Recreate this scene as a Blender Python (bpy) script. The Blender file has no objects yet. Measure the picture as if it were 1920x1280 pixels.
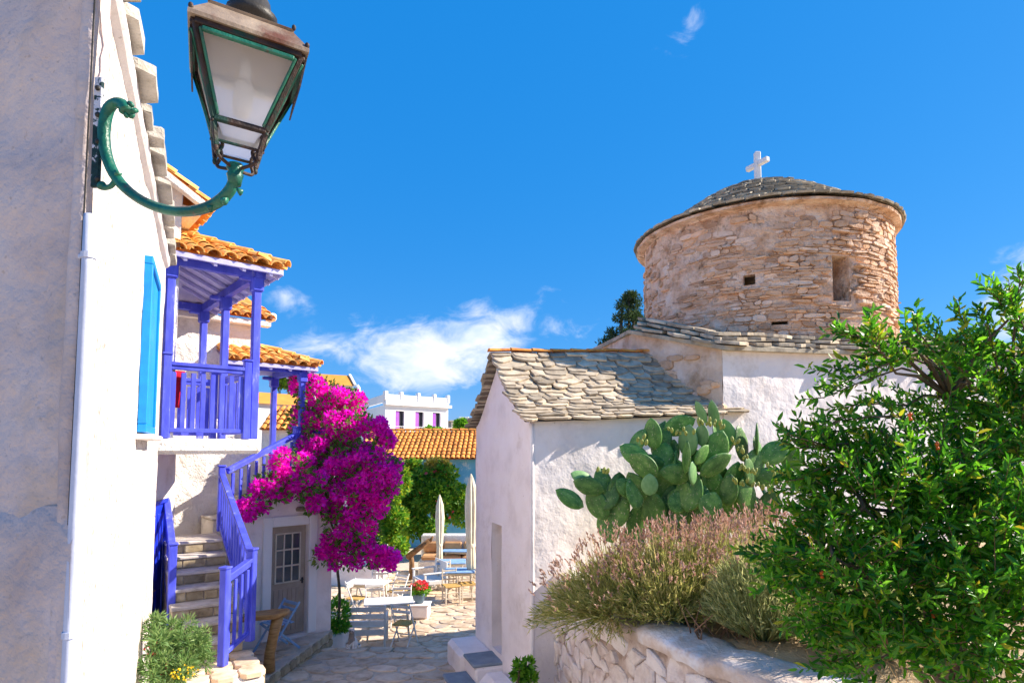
import bpy, math, random
import numpy as np
from mathutils import Vector, Matrix, noise
random.seed(7); RNG = np.random.default_rng(7)
R = math.radians
SC = bpy.context.scene
COL = SC.collection
V = Vector

# ------------------------------------------------------------------ camera
F_PX, PITCH = 1150.0, R(4.0)
cam_d = bpy.data.cameras.new('camera'); cam = bpy.data.objects.new('camera', cam_d); COL.objects.link(cam)
cam_d.sensor_width = 36.0; cam_d.lens = F_PX / 1920 * 36.0
cam_d.shift_y = 0.0625
cam_d.clip_start = 0.05; cam_d.clip_end = 5000
cam.location = (0, 0, 0); cam.rotation_euler = (R(90) + PITCH, 0, 0)
SC.camera = cam

# ------------------------------------------------------------------ sun and sky
SUN_EL = R(34.5)
SUN_H = V((0.99, 0.125, 0)).normalized()
SUN = V((SUN_H.x * math.cos(SUN_EL), SUN_H.y * math.cos(SUN_EL), math.sin(SUN_EL)))
sd = bpy.data.lights.new('sun', 'SUN'); sd.energy = 4.4; sd.angle = R(0.53); sd.color = (1.0, 0.90, 0.76)
so = bpy.data.objects.new('sun', sd); COL.objects.link(so); so.rotation_euler = SUN.to_track_quat('Z', 'Y').to_euler()
so.location = (30, 5, 30)
SC.view_settings.view_transform = 'Standard'; SC.view_settings.look = 'None'
SC.view_settings.exposure = 1.22; SC.view_settings.gamma = 1.0

world = bpy.data.worlds.new('World'); SC.world = world; world.use_nodes = True
wn = world.node_tree; wn.nodes.clear()
def wnode(t, **k):
    n = wn.nodes.new(t)
    for a, b in k.items(): setattr(n, a, b)
    return n
def wl(a, b): wn.links.new(a, b)
def wmath(op, a, b=None, clamp=False):
    n = wnode('ShaderNodeMath', operation=op, use_clamp=clamp)
    for i, x in enumerate((a, b)):
        if x is None: continue
        if isinstance(x, (int, float)): n.inputs[i].default_value = x
        else: wl(x, n.inputs[i])
    return n.outputs[0]
sky = wnode('ShaderNodeTexSky'); sky.sky_type = 'NISHITA'; sky.sun_disc = False
sky.sun_elevation = SUN_EL; sky.sun_rotation = math.atan2(SUN_H.x, SUN_H.y)
sky.altitude = 100; sky.air_density = 1.0; sky.dust_density = 0.25; sky.ozone_density = 3.0
hsv = wnode('ShaderNodeHueSaturation'); hsv.inputs['Saturation'].default_value = 1.28; hsv.inputs['Hue'].default_value = 0.488
hsv.inputs['Value'].default_value = 1.0
wl(sky.outputs[0], hsv.inputs['Color'])
tc = wnode('ShaderNodeTexCoord'); sp = wnode('ShaderNodeSeparateXYZ'); wl(tc.outputs['Generated'], sp.inputs[0])
az = wmath('ARCTAN2', sp.outputs[0], sp.outputs[1]); el = wmath('ARCSINE', sp.outputs[2])
cb = wnode('ShaderNodeCombineXYZ'); wl(az, cb.inputs[0]); wl(wmath('MULTIPLY', el, 1.7), cb.inputs[1])
nz = wnode('ShaderNodeTexNoise'); nz.inputs['Scale'].default_value = 13.0; nz.inputs['Detail'].default_value = 9; nz.inputs['Roughness'].default_value = 0.6
nz.inputs['Distortion'].default_value = 0.5
wl(cb.outputs[0], nz.inputs['Vector'])
def blob(a0, e0, sa, se, st):
    da = wmath('DIVIDE', wmath('SUBTRACT', az, R(a0)), R(sa)); de = wmath('DIVIDE', wmath('SUBTRACT', el, R(e0)), R(se))
    d2 = wmath('ADD', wmath('MULTIPLY', da, da), wmath('MULTIPLY', de, de))
    return wmath('MULTIPLY', wmath('EXPONENT', wmath('MULTIPLY', d2, -1.0)), st)
tot = None
# the cloud bank above the roofs, small puffs beside it, a wisp high up, a cumulus behind the shrub
for b in ((-8, 8.6, 7, 3.2, 0.42), (-3, 11.2, 5, 2.4, 0.36), (-15, 9.2, 8, 2.8, 0.34), (-20.8, 13.2, 2.8, 1.5, 0.42), (-8.5, 6.2, 4, 1.8, 0.38), (-1.0, 8.2, 3, 3.0, 0.26),
          (5.5, 11, 4, 1.8, 0.24), (1.5, 13.5, 5, 2.2, 0.22), (17, 34.5, 3.0, 2.0, 0.30), (40.5, 10.5, 3.0, 4.0, 0.62), (60, 9, 12, 4, 0.4), (-60, 8, 14, 4, 0.4),
          (110, 8, 16, 4, 0.38), (-110, 9, 16, 4, 0.38), (165, 8, 16, 4, 0.36)):
    o = blob(*b); tot = o if tot is None else wmath('ADD', tot, o)
dens = wmath('ADD', wmath('MULTIPLY', nz.outputs['Fac'], 1.15), tot)
mr = wnode('ShaderNodeMapRange', interpolation_type='SMOOTHSTEP'); wl(dens, mr.inputs['Value'])
mr.inputs['From Min'].default_value = 0.80; mr.inputs['From Max'].default_value = 1.32; mr.inputs['To Max'].default_value = 0.92
# cloud tone: bright tops, faint lilac bases, from a second noise
n2 = wnode('ShaderNodeTexNoise'); n2.inputs['Scale'].default_value = 14; n2.inputs['Detail'].default_value = 6; wl(cb.outputs[0], n2.inputs['Vector'])
cr = wnode('ShaderNodeValToRGB'); cr.color_ramp.elements[0].position = 0.3; cr.color_ramp.elements[0].color = (2.6, 3.2, 4.3, 1)
cr.color_ramp.elements[1].position = 0.62; cr.color_ramp.elements[1].color = (4.4, 4.35, 4.5, 1); wl(n2.outputs['Fac'], cr.inputs[0])
az_mix = wnode('ShaderNodeMix', data_type='RGBA'); az_mix.inputs['Factor'].default_value = 0.80; wl(hsv.outputs[0], az_mix.inputs[6]); az_mix.inputs[7].default_value = (0.0, 0.85, 2.78, 1)
mx = wnode('ShaderNodeMix', data_type='RGBA'); wl(mr.outputs[0], mx.inputs['Factor']); wl(az_mix.outputs[2], mx.inputs[6]); wl(cr.outputs[0], mx.inputs[7])
bg = wnode('ShaderNodeBackground'); bg.inputs['Strength'].default_value = 0.122; wl(mx.outputs[2], bg.inputs['Color'])
wo = wnode('ShaderNodeOutputWorld'); wl(bg.outputs[0], wo.inputs['Surface'])

# ------------------------------------------------------------------ helpers
def at(px, py, Y):
    """world point on the sight line of a photograph pixel at Y metres in front of the eye"""
    a = (px - 960) / F_PX; b = (760 - py) / F_PX
    yw = math.cos(PITCH) - math.sin(PITCH) * b; zw = math.sin(PITCH) + math.cos(PITCH) * b
    k = Y / yw
    return V((a * k, Y, zw * k))
def srgb(r, g, b):
    f = lambda c: (c / 255 / 12.92) if c <= 10 else ((c / 255 + 0.055) / 1.055) ** 2.4
    return (f(r), f(g), f(b))

def tag(o, label=None, cat=None, group=None, kind=None):
    if label: o['label'] = label
    if cat: o['category'] = cat
    if group: o['group'] = group
    if kind: o['kind'] = kind
    return o
def thing(name, label, cat, loc=(0, 0, 0), rz=0.0, group=None):
    o = bpy.data.objects.new(name, None); COL.objects.link(o); o.empty_display_size = 0.1
    o.location = loc; o.rotation_euler = (0, 0, rz)
    return tag(o, label, cat, group)
def link(name, me, parent=None, local=False):
    o = bpy.data.objects.new(name, me); COL.objects.link(o)
    if parent is not None:
        o.parent = parent
        if parent.type == 'EMPTY' and not local:
            o.matrix_parent_inverse = (Matrix.Translation(parent.location) @ parent.rotation_euler.to_matrix().to_4x4()).inverted()
    return o
def fast_mesh(name, verts, faces_flat, per, smooth=False):
    """numpy mesh: verts Nx3, faces array MxK (all faces with K corners)"""
    me = bpy.data.meshes.new(name); n = len(verts); m = len(faces_flat)
    me.vertices.add(n); me.vertices.foreach_set('co', np.asarray(verts, dtype=np.float32).ravel())
    me.loops.add(m * per); me.loops.foreach_set('vertex_index', np.asarray(faces_flat, dtype=np.int32).ravel())
    me.polygons.add(m); me.polygons.foreach_set('loop_start', np.arange(0, m * per, per, dtype=np.int32))
    me.update(calc_edges=True)
    if smooth: me.polygons.foreach_set('use_smooth', np.ones(m, dtype=bool))
    return me

_cb_faces = []
def _mk_cb():
    def idx(c, a): return ((c[0] > 0) * 4 + (c[1] > 0) * 2 + (c[2] > 0)) * 3 + a
    cs = [(x, y, z) for x in (-1, 1) for y in (-1, 1) for z in (-1, 1)]
    pos = {}
    for c in cs:
        for a in range(3):
            pos[idx(c, a)] = V([c[i] * (1.0 if i == a else 0.8) for i in range(3)])
    fs = []
    for a in range(3):
        b, d = (a + 1) % 3, (a + 2) % 3
        for s in (-1, 1):
            q = []
            for sb, sdd in ((-1, -1), (1, -1), (1, 1), (-1, 1)):
                c = [0, 0, 0]; c[a] = s; c[b] = sb; c[d] = sdd; q.append(idx(c, a))
            fs.append(q)
        for sb in (-1, 1):
            for sdd in (-1, 1):
                c1 = [0, 0, 0]; c1[a] = -1; c1[b] = sb; c1[d] = sdd; c2 = list(c1); c2[a] = 1
                fs.append([idx(c1, b), idx(c2, b), idx(c2, d), idx(c1, d)])
    for c in cs: fs.append([idx(c, 0), idx(c, 1), idx(c, 2)])
    for f in fs:
        p = [pos[i] for i in f]; n = (p[1] - p[0]).cross(p[2] - p[0])
        if n.dot(sum(p, V((0, 0, 0)))) < 0: f.reverse()
    return cs, fs
CB_CORNERS, CB_FACES = _mk_cb()

class MB:
    def __init__(s): s.v = []; s.f = []
    def add(s, vs, fs):
        o = len(s.v); s.v.extend([tuple(p) for p in vs]); s.f.extend([tuple(i + o for i in f) for f in fs]); return s
    def cbox(s, c, size, M=None, b=0.006):
        c = V(c); h = V(size) * 0.5; b = min(b, min(h) * 0.8); vs = []
        for k in CB_CORNERS:
            for a in range(3):
                p = V([k[i] * (h[i] if i == a else h[i] - b) for i in range(3)])
                vs.append(c + (M @ p if M else p))
        return s.add(vs, CB_FACES)
    def beam(s, p0, p1, w, h, up=V((0, 0, 1)), b=0.006):
        p0 = V(p0); p1 = V(p1); d = p1 - p0; L = d.length; x = d / L
        if abs(x.dot(up)) > 0.98: up = V((0, 1, 0))
        y = V(up).cross(x).normalized(); z = x.cross(y)
        M = Matrix((x, y, z)).transposed()
        return s.cbox((p0 + p1) / 2, (L, w, h), M, b)
    def tube(s, pts, rad, n=8, cap=True):
        pts = [V(p) for p in pts]; k = len(pts)
        if isinstance(rad, (int, float)): rad = [rad] * k
        prev = None; vs = []
        for i, p in enumerate(pts):
            d = (pts[min(i + 1, k - 1)] - pts[max(i - 1, 0)]).normalized()
            if prev is None:
                a = V((0, 0, 1)) if abs(d.z) < 0.9 else V((1, 0, 0)); x = d.cross(a).normalized()
            else:
                x = (prev - d * prev.dot(d)).normalized()
            prev = x; y = d.cross(x)
            for j in range(n):
                t = 2 * math.pi * j / n; vs.append(p + (x * math.cos(t) + y * math.sin(t)) * rad[i])
        fs = [(i * n + j, i * n + (j + 1) % n, (i + 1) * n + (j + 1) % n, (i + 1) * n + j) for i in range(k - 1) for j in range(n)]
        if cap: fs += [tuple(range(n))[::-1], tuple(range((k - 1) * n, k * n))]
        return s.add(vs, fs)
    def lathe(s, prof, c=(0, 0, 0), n=16, mod=None, M=None, cap=True):
        c = V(c); vs = []
        for i, (r, z) in enumerate(prof):
            for j in range(n):
                t = 2 * math.pi * j / n; rr = r * (mod(t, i, z) if mod else 1)
                p = V((rr * math.cos(t), rr * math.sin(t), z)); vs.append(c + (M @ p if M else p))
        k = len(prof)
        fs = [(i * n + j, i * n + (j + 1) % n, (i + 1) * n + (j + 1) % n, (i + 1) * n + j) for i in range(k - 1) for j in range(n)]
        if cap: fs += [tuple(range(n))[::-1], tuple(range((k - 1) * n, k * n))]
        return s.add(vs, fs)
    def ellipsoid(s, c, r, M=None, nu=12, nv=8):
        c = V(c); vs = []
        for i in range(nv + 1):
            ph = math.pi * (i / nv) - math.pi / 2
            ph = max(min(ph, math.pi / 2 - 0.02), -math.pi / 2 + 0.02)
            for j in range(nu):
                t = 2 * math.pi * j / nu
                p = V((r[0] * math.cos(ph) * math.cos(t), r[1] * math.cos(ph) * math.sin(t), r[2] * math.sin(ph)))
                vs.append(c + (M @ p if M else p))
        fs = [(i * nu + j, i * nu + (j + 1) % nu, (i + 1) * nu + (j + 1) % nu, (i + 1) * nu + j) for i in range(nv) for j in range(nu)]
        fs += [tuple(range(nu))[::-1], tuple(range(nv * nu, (nv + 1) * nu))]
        return s.add(vs, fs)
    def prism(s, poly, z0, z1):
        n = len(poly); zz0 = z0 if isinstance(z0, (list, tuple)) else [z0] * n; zz1 = z1 if isinstance(z1, (list, tuple)) else [z1] * n
        vs = [(p[0], p[1], a) for p, a in zip(poly, zz0)] + [(p[0], p[1], a) for p, a in zip(poly, zz1)]
        return s.add(vs, [tuple(range(n))[::-1], tuple(range(n, 2 * n))] + [(i, (i + 1) % n, n + (i + 1) % n, n + i) for i in range(n)])
    def quad(s, a, b, c, d): return s.add([a, b, c, d], [(0, 1, 2, 3)])
    def wall(s, O, U, w, N, zb, zt, holes=(), step=0.14, amp=0.012, seed=0.0, freq=1.3):
        """plaster face: grid over width w (dir U) from zb(u) to zt(u), wobbled along N, with openings (u0,u1,z0,z1,depth)"""
        O = V((O[0], O[1], 0)); U = V(U); N = V(N)
        fb = zb if callable(zb) else (lambda u: zb); ft = zt if callable(zt) else (lambda u: zt)
        us = {0.0, w}; n = max(1, int(w / step)); us |= {w * i / n for i in range(n + 1)}
        zlo = min(fb(0), fb(w), fb(w / 2)); zhi = max(ft(w * i / 20) for i in range(21))
        m = max(1, int((zhi - zlo) / step)); zs = {zlo + (zhi - zlo) * i / m for i in range(m + 1)}
        for h in holes:
            us = {u for u in us if min(abs(u - h[0]), abs(u - h[1])) > step * 0.3} | {h[0], h[1]}
            zs = {z for z in zs if min(abs(z - h[2]), abs(z - h[3])) > step * 0.3} | {h[2], h[3]}
        us = sorted(us | {0.0, w}); zs = sorted(zs | {zlo, zhi})
        def disp(p):
            q = p * freq + V((seed, seed * 1.7, seed * 0.3))
            return amp * (noise.noise(q) + 0.5 * noise.noise(q * 2.7) + 0.25 * noise.noise(q * 7.1))
        vs = []; cl = []
        for z in zs:
            for u in us:
                lo, hi = fb(u), ft(u); zz = min(max(z, lo), hi); p = O + U * u + V((0, 0, zz))
                vs.append(p + N * disp(p)); cl.append(1 if z > hi + 1e-6 else (-1 if z < lo - 1e-6 else 0))
        nu = len(us); fs = []
        for j in range(len(zs) - 1):
            for i in range(nu - 1):
                q = (j * nu + i, j * nu + i + 1, (j + 1) * nu + i + 1, (j + 1) * nu + i)
                c = [cl[k] for k in q]
                if c[0] == 1 and c[1] == 1: continue
                if c[2] == -1 and c[3] == -1: continue
                cu = (us[i] + us[i + 1]) / 2; cz = (zs[j] + zs[j + 1]) / 2
                if any(h[0] < cu < h[1] and h[2] < cz < h[3] for h in holes): continue
                fs.append(q)
        s.add(vs, fs)
        for h in holes:
            a = [O + U * h[0] + V((0, 0, h[2])), O + U * h[1] + V((0, 0, h[2])), O + U * h[1] + V((0, 0, h[3])), O + U * h[0] + V((0, 0, h[3]))]
            a = [p + N * 0.004 for p in a]; b = [p - N * h[4] for p in a]
            s.add(a + b, [(0, 1, 5, 4), (1, 2, 6, 5), (2, 3, 7, 6), (3, 0, 4, 7)])
        return s
    def mesh(s, name, mat=None, smooth=False):
        me = bpy.data.meshes.new(name); me.from_pydata(s.v, [], s.f); me.update()
        if smooth:
            me.polygons.foreach_set('use_smooth', [True] * len(me.polygons))
        if mat: me.materials.append(mat)
        return me
    def build(s, name, mat, parent=None, smooth=False, local=False):
        return link(name, s.mesh(name, mat, smooth), parent, local)

def piece(name, me, parent, M=None):
    """a piece sharing mesh data, placed in world space under a part whose own frame is the world's"""
    o = bpy.data.objects.new(name, me); COL.objects.link(o); o.parent = parent
    if parent.type == 'EMPTY':
        o.matrix_parent_inverse = (Matrix.Translation(parent.location) @ parent.rotation_euler.to_matrix().to_4x4()).inverted()
    if M is not None: o.matrix_basis = M
    return o
def frame(x, y, z, loc):
    return Matrix.Translation(V(loc)) @ Matrix((V(x), V(y), V(z))).transposed().to_4x4()

# ------------------------------------------------------------------ materials
def nodemat(name):
    m = bpy.data.materials.new(name); m.use_nodes = True; nt = m.node_tree; nt.nodes.clear()
    out = nt.nodes.new('ShaderNodeOutputMaterial'); b = nt.nodes.new('ShaderNodeBsdfPrincipled'); nt.links.new(b.outputs[0], out.inputs[0])
    return m, nt, b, out
def N(nt, t, **k):
    n = nt.nodes.new(t)
    for a, v in k.items():
        if hasattr(n, a): setattr(n, a, v)
        else: n.inputs[a].default_value = v
    return n
def surf(name, cols, scale=4.0, rough=0.85, rnd=0.0, bump=0.3, bscale=30.0, detail=4, pos=None, stain=None, stain_scale=1.2, stain_amt=(0.55, 0.7),
         spec=0.3, island=False, stretch=None, fine=None, bdist=0.01, metal=0.0, island_cols=None, bump2=None):
    """procedural surface: colour ramp over noise, tone differing per object or per mesh island, stains with a shape of their own, fine relief"""
    m, nt, b, out = nodemat(name); L = nt.links.new
    t = N(nt, 'ShaderNodeTexCoord'); oi = N(nt, 'ShaderNodeObjectInfo'); geo = N(nt, 'ShaderNodeNewGeometry')
    rsrc = geo.outputs['Random Per Island'] if island else oi.outputs['Random']
    off = N(nt, 'ShaderNodeVectorMath', operation='SCALE'); comb = N(nt, 'ShaderNodeCombineXYZ')
    L(oi.outputs['Random'], comb.inputs[0]); L(oi.outputs['Random'], comb.inputs[2]); L(comb.outputs[0], off.inputs[0]); off.inputs['Scale'].default_value = 37.0
    add = N(nt, 'ShaderNodeVectorMath', operation='ADD'); L(t.outputs['Object'], add.inputs[0]); L(off.outputs[0], add.inputs[1])
    vec = add.outputs[0]
    if stretch:
        mp = N(nt, 'ShaderNodeMapping'); mp.inputs['Scale'].default_value = stretch; L(vec, mp.inputs['Vector']); vec = mp.outputs[0]
    n1 = N(nt, 'ShaderNodeTexNoise'); n1.inputs['Scale'].default_value = scale; n1.inputs['Detail'].default_value = detail; n1.inputs['Roughness'].default_value = 0.62
    L(vec, n1.inputs['Vector'])
    cr = N(nt, 'ShaderNodeValToRGB'); els = cr.color_ramp.elements
    k = len(cols)
    while len(els) < k: els.new(0.5)
    for i, c in enumerate(cols):
        els[i].position = (0.32 + 0.36 * i / max(1, k - 1)) if pos is None else pos[i]; els[i].color = (*c, 1)
    L(n1.outputs['Fac'], cr.inputs[0]); col = cr.outputs[0]
    if island_cols:
        c2 = N(nt, 'ShaderNodeValToRGB'); c2.color_ramp.interpolation = 'LINEAR'; e2 = c2.color_ramp.elements
        while len(e2) < len(island_cols): e2.new(0.5)
        for i, c in enumerate(island_cols): e2[i].position = i / (len(island_cols) - 1); e2[i].color = (*c, 1)
        L(rsrc, c2.inputs[0])
        mm = N(nt, 'ShaderNodeMix', data_type='RGBA', blend_type='MIX'); mm.inputs['Factor'].default_value = 0.6
        L(col, mm.inputs[6]); L(c2.outputs[0], mm.inputs[7]); col = mm.outputs[2]
    if stain:
        n3 = N(nt, 'ShaderNodeTexNoise'); n3.inputs['Scale'].default_value = stain_scale; n3.inputs['Detail'].default_value = 5; n3.inputs['Roughness'].default_value = 0.7; L(vec, n3.inputs['Vector'])
        r3 = N(nt, 'ShaderNodeMapRange'); r3.inputs['From Min'].default_value = stain_amt[0]; r3.inputs['From Max'].default_value = stain_amt[1]; L(n3.outputs['Fac'], r3.inputs['Value'])
        mm = N(nt, 'ShaderNodeMix', data_type='RGBA'); L(r3.outputs[0], mm.inputs['Factor']); L(col, mm.inputs[6]); mm.inputs[7].default_value = (*stain, 1); col = mm.outputs[2]
    if fine:   # small dark specks: pits and dirt
        n4 = N(nt, 'ShaderNodeTexNoise'); n4.inputs['Scale'].default_value = fine[0]; n4.inputs['Detail'].default_value = 3; L(vec, n4.inputs['Vector'])
        r4 = N(nt, 'ShaderNodeMapRange'); r4.inputs['From Min'].default_value = fine[1]; r4.inputs['From Max'].default_value = fine[1] + 0.06; r4.inputs['To Max'].default_value = fine[2]; L(n4.outputs['Fac'], r4.inputs['Value'])
        mm = N(nt, 'ShaderNodeMix', data_type='RGBA'); L(r4.outputs[0], mm.inputs['Factor']); L(col, mm.inputs[6]); mm.inputs[7].default_value = (*fine[3], 1); col = mm.outputs[2]
    if rnd:
        mr = N(nt, 'ShaderNodeMapRange'); mr.inputs['To Min'].default_value = 1 - rnd; mr.inputs['To Max'].default_value = 1 + rnd; L(rsrc, mr.inputs['Value'])
        h = N(nt, 'ShaderNodeHueSaturation'); L(col, h.inputs['Color']); L(mr.outputs[0], h.inputs['Value']); col = h.outputs[0]
    L(col, b.inputs['Base Color']); b.inputs['Roughness'].default_value = rough; b.inputs['Specular IOR Level'].default_value = spec; b.inputs['Metallic'].default_value = metal
    if bump:
        nb = N(nt, 'ShaderNodeTexNoise'); nb.inputs['Scale'].default_value = bscale; nb.inputs['Detail'].default_value = 3; nb.inputs['Roughness'].default_value = 0.65; L(vec, nb.inputs['Vector'])
        bp = N(nt, 'ShaderNodeBump'); bp.inputs['Strength'].default_value = bump; bp.inputs['Distance'].default_value = bdist; L(nb.outputs['Fac'], bp.inputs['Height']); L(bp.outputs[0], b.inputs['Normal'])
        if bump2:
            nb2 = N(nt, 'ShaderNodeTexNoise'); nb2.inputs['Scale'].default_value = bump2[0]; nb2.inputs['Detail'].default_value = 3; nb2.inputs['Roughness'].default_value = 0.55; L(vec, nb2.inputs['Vector'])
            bp2 = N(nt, 'ShaderNodeBump'); bp2.inputs['Strength'].default_value = bump2[1]; bp2.inputs['Distance'].default_value = bump2[2]; L(nb2.outputs['Fac'], bp2.inputs['Height']); L(bp2.outputs[0], bp.inputs['Normal'])
    return m
def leafmat(name, cols, trans=0.35, rough=0.5, spec=0.35, tcol=None):
    m, nt, b, out = nodemat(name); L = nt.links.new
    geo = N(nt, 'ShaderNodeNewGeometry'); cr = N(nt, 'ShaderNodeValToRGB'); els = cr.color_ramp.elements
    while len(els) < len(cols): els.new(0.5)
    for i, c in enumerate(cols): els[i].position = i / (len(cols) - 1); els[i].color = (*c, 1)
    L(geo.outputs['Random Per Island'], cr.inputs[0]); L(cr.outputs[0], b.inputs['Base Color'])
    b.inputs['Roughness'].default_value = rough; b.inputs['Specular IOR Level'].default_value = spec
    tr = N(nt, 'ShaderNodeBsdfTranslucent'); h = N(nt, 'ShaderNodeHueSaturation'); h.inputs['Value'].default_value = 1.6; h.inputs['Hue'].default_value = 0.49
    L(cr.outputs[0], h.inputs['Color']); L(h.outputs[0], tr.inputs['Color'])
    mx = N(nt, 'ShaderNodeMixShader'); mx.inputs[0].default_value = trans; L(b.outputs[0], mx.inputs[1]); L(tr.outputs[0], mx.inputs[2]); L(mx.outputs[0], out.inputs[0])
    return m

M = {}
M['white'] = surf('whitewash', [(0.78, 0.70, 0.67), (0.88, 0.80, 0.77), (0.91, 0.84, 0.82)], 2.2, 0.9, bump=0.55, bscale=16, bdist=0.012, stain=(0.58, 0.48, 0.40), stain_scale=1.3, stain_amt=(0.60, 0.84), fine=(26, 0.70, 0.55, (0.45, 0.38, 0.33)), bump2=(4.5, 0.42, 0.05))
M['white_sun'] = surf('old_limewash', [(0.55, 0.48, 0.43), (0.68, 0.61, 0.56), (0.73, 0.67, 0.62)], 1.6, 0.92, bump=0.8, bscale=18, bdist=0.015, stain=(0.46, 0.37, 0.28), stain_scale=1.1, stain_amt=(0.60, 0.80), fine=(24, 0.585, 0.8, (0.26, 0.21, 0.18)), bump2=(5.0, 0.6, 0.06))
M['white_rough'] = surf('rough_whitewash', [(0.70, 0.63, 0.57), (0.84, 0.78, 0.72), (0.88, 0.84, 0.79)], 3.0, 0.92, bump=1.0, bscale=20, bdist=0.03, stain=(0.6, 0.5, 0.42), stain_scale=1.3, stain_amt=(0.66, 0.9))
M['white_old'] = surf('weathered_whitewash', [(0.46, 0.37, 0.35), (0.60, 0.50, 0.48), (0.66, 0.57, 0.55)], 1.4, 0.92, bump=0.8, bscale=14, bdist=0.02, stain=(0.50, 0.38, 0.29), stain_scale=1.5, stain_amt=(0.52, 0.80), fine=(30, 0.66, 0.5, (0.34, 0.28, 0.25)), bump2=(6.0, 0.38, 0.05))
M['white_clean'] = surf('fresh_white_paint', [(0.80, 0.79, 0.78), (0.86, 0.85, 0.84)], 2.0, 0.7, bump=0.15, bscale=20)
M['white_wood'] = surf('white_painted_wood', [(0.70, 0.68, 0.65), (0.82, 0.80, 0.78)], 9.0, 0.6, bump=0.2, bscale=40, rnd=0.05)
M['cream_wood'] = surf('cream_painted_wood', [(0.60, 0.52, 0.40), (0.74, 0.66, 0.54)], 9.0, 0.6, bump=0.2, bscale=40, rnd=0.08)
M['slate'] = surf('roof_slate', [(0.28, 0.22, 0.16), (0.47, 0.38, 0.27), (0.60, 0.50, 0.37)], 5.0, 0.85, rnd=0.34, bump=0.6, bscale=26, stain=(0.50, 0.35, 0.13), stain_scale=3.0, stain_amt=(0.64, 0.84))
M['underlay'] = surf('gap_shade_roof_bed', [(0.10, 0.08, 0.06), (0.18, 0.14, 0.11)], 5.0, 0.95, bump=0.5)  # coloured dark to put shade into the gaps between slates
M['slate_i'] = surf('roof_slate_small', [(0.24, 0.20, 0.15), (0.40, 0.34, 0.25), (0.52, 0.44, 0.33)], 5.0, 0.85, rnd=0.35, island=True, bump=0.5, bscale=26, stain=(0.40, 0.30, 0.14), stain_scale=3.0, stain_amt=(0.62, 0.80))
STONE_C = [(0.52, 0.25, 0.11), (0.84, 0.57, 0.40), (0.60, 0.34, 0.18), (0.90, 0.70, 0.55), (0.38, 0.22, 0.12), (0.74, 0.40, 0.19)]
M['stone'] = surf('drum_stone', [(0.52, 0.28, 0.15), (0.80, 0.53, 0.36), (0.90, 0.70, 0.56)], 7.0, 0.92, rnd=0.24, bump=1.0, bscale=22, bdist=0.025, island_cols=STONE_C, stain=(0.22, 0.15, 0.10), stain_scale=4.0, stain_amt=(0.58, 0.78))
M['stone_i'] = surf('drum_stone_small', [(0.52, 0.28, 0.15), (0.80, 0.53, 0.36), (0.90, 0.70, 0.56)], 7.0, 0.92, rnd=0.24, island=True, bump=1.0, bscale=22, bdist=0.025, island_cols=STONE_C, stain=(0.22, 0.15, 0.10), stain_scale=4.0, stain_amt=(0.58, 0.78))
M['mortar'] = surf('lime_mortar', [(0.48, 0.26, 0.14), (0.78, 0.53, 0.37), (0.88, 0.70, 0.56)], 3.0, 0.95, bump=0.9, bscale=18, bdist=0.03, stain=(0.26, 0.15, 0.08), stain_scale=3.2, stain_amt=(0.53, 0.66), bump2=(9, 0.7, 0.05))
M['plaster_pink'] = surf('pink_lime_plaster', [(0.54, 0.36, 0.24), (0.70, 0.54, 0.43), (0.80, 0.68, 0.60)], 2.2, 0.95, bump=0.8, bscale=18, bdist=0.02, stain=(0.36, 0.23, 0.14), stain_scale=2.0, stain_amt=(0.52, 0.72))
M['rubble'] = surf('whitewashed_rubble', [(0.56, 0.45, 0.40), (0.74, 0.65, 0.60), (0.82, 0.76, 0.72)], 4.0, 0.93, rnd=0.08, bump=0.9, bscale=20, bdist=0.02, stain=(0.48, 0.38, 0.32), stain_scale=2.5, stain_amt=(0.56, 0.8))
M['joint'] = surf('earth_joint', [(0.20, 0.13, 0.09), (0.52, 0.41, 0.35), (0.74, 0.64, 0.59)], 4.0, 0.95, bump=0.8, bscale=24)
M['coping'] = surf('wall_coping_mortar', [(0.46, 0.34, 0.25), (0.62, 0.50, 0.42), (0.72, 0.66, 0.62)], 3.0, 0.95, bump=1.0, bscale=16, bdist=0.02, stain=(0.78, 0.76, 0.76), stain_scale=1.3, stain_amt=(0.50, 0.62))
M['tile'] = surf('terracotta', [(0.66, 0.25, 0.055), (0.86, 0.43, 0.11), (0.90, 0.56, 0.20)], 6.0, 0.8, rnd=0.18, bump=0.4, bscale=30, stain=(0.34, 0.20, 0.10), stain_scale=5.0, stain_amt=(0.62, 0.8))
M['tile_old'] = surf('old_terracotta', [(0.48, 0.13, 0.03), (0.76, 0.29, 0.055), (0.82, 0.40, 0.11)], 6.0, 0.85, rnd=0.28, bump=0.4, bscale=30, stain=(0.20, 0.11, 0.06), stain_scale=4.0, stain_amt=(0.58, 0.76))
M['tile_flat'] = surf('far_terracotta', [(0.66, 0.24, 0.04), (0.78, 0.30, 0.05)], 2.0, 0.85, bump=0.3, bscale=4)
M['blue'] = surf('violet_blue_paint', [srgb(60, 68, 194), srgb(74, 84, 210), srgb(92, 102, 222)], 7.0, 0.48, rnd=0.07, bump=0.3, bscale=34, spec=0.4, stain=srgb(150, 152, 206), stain_scale=7, stain_amt=(0.60, 0.72), stretch=(1, 1, 0.35))
M['blue_deep'] = surf('cobalt_door_paint', [srgb(22, 46, 190), srgb(34, 62, 210)], 8.0, 0.4, bump=0.12, bscale=40, spec=0.5)
M['azure'] = surf('azure_shutter_paint', [srgb(0, 128, 208), srgb(6, 146, 222)], 6.0, 0.45, bump=0.1, bscale=40, spec=0.5)
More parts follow.
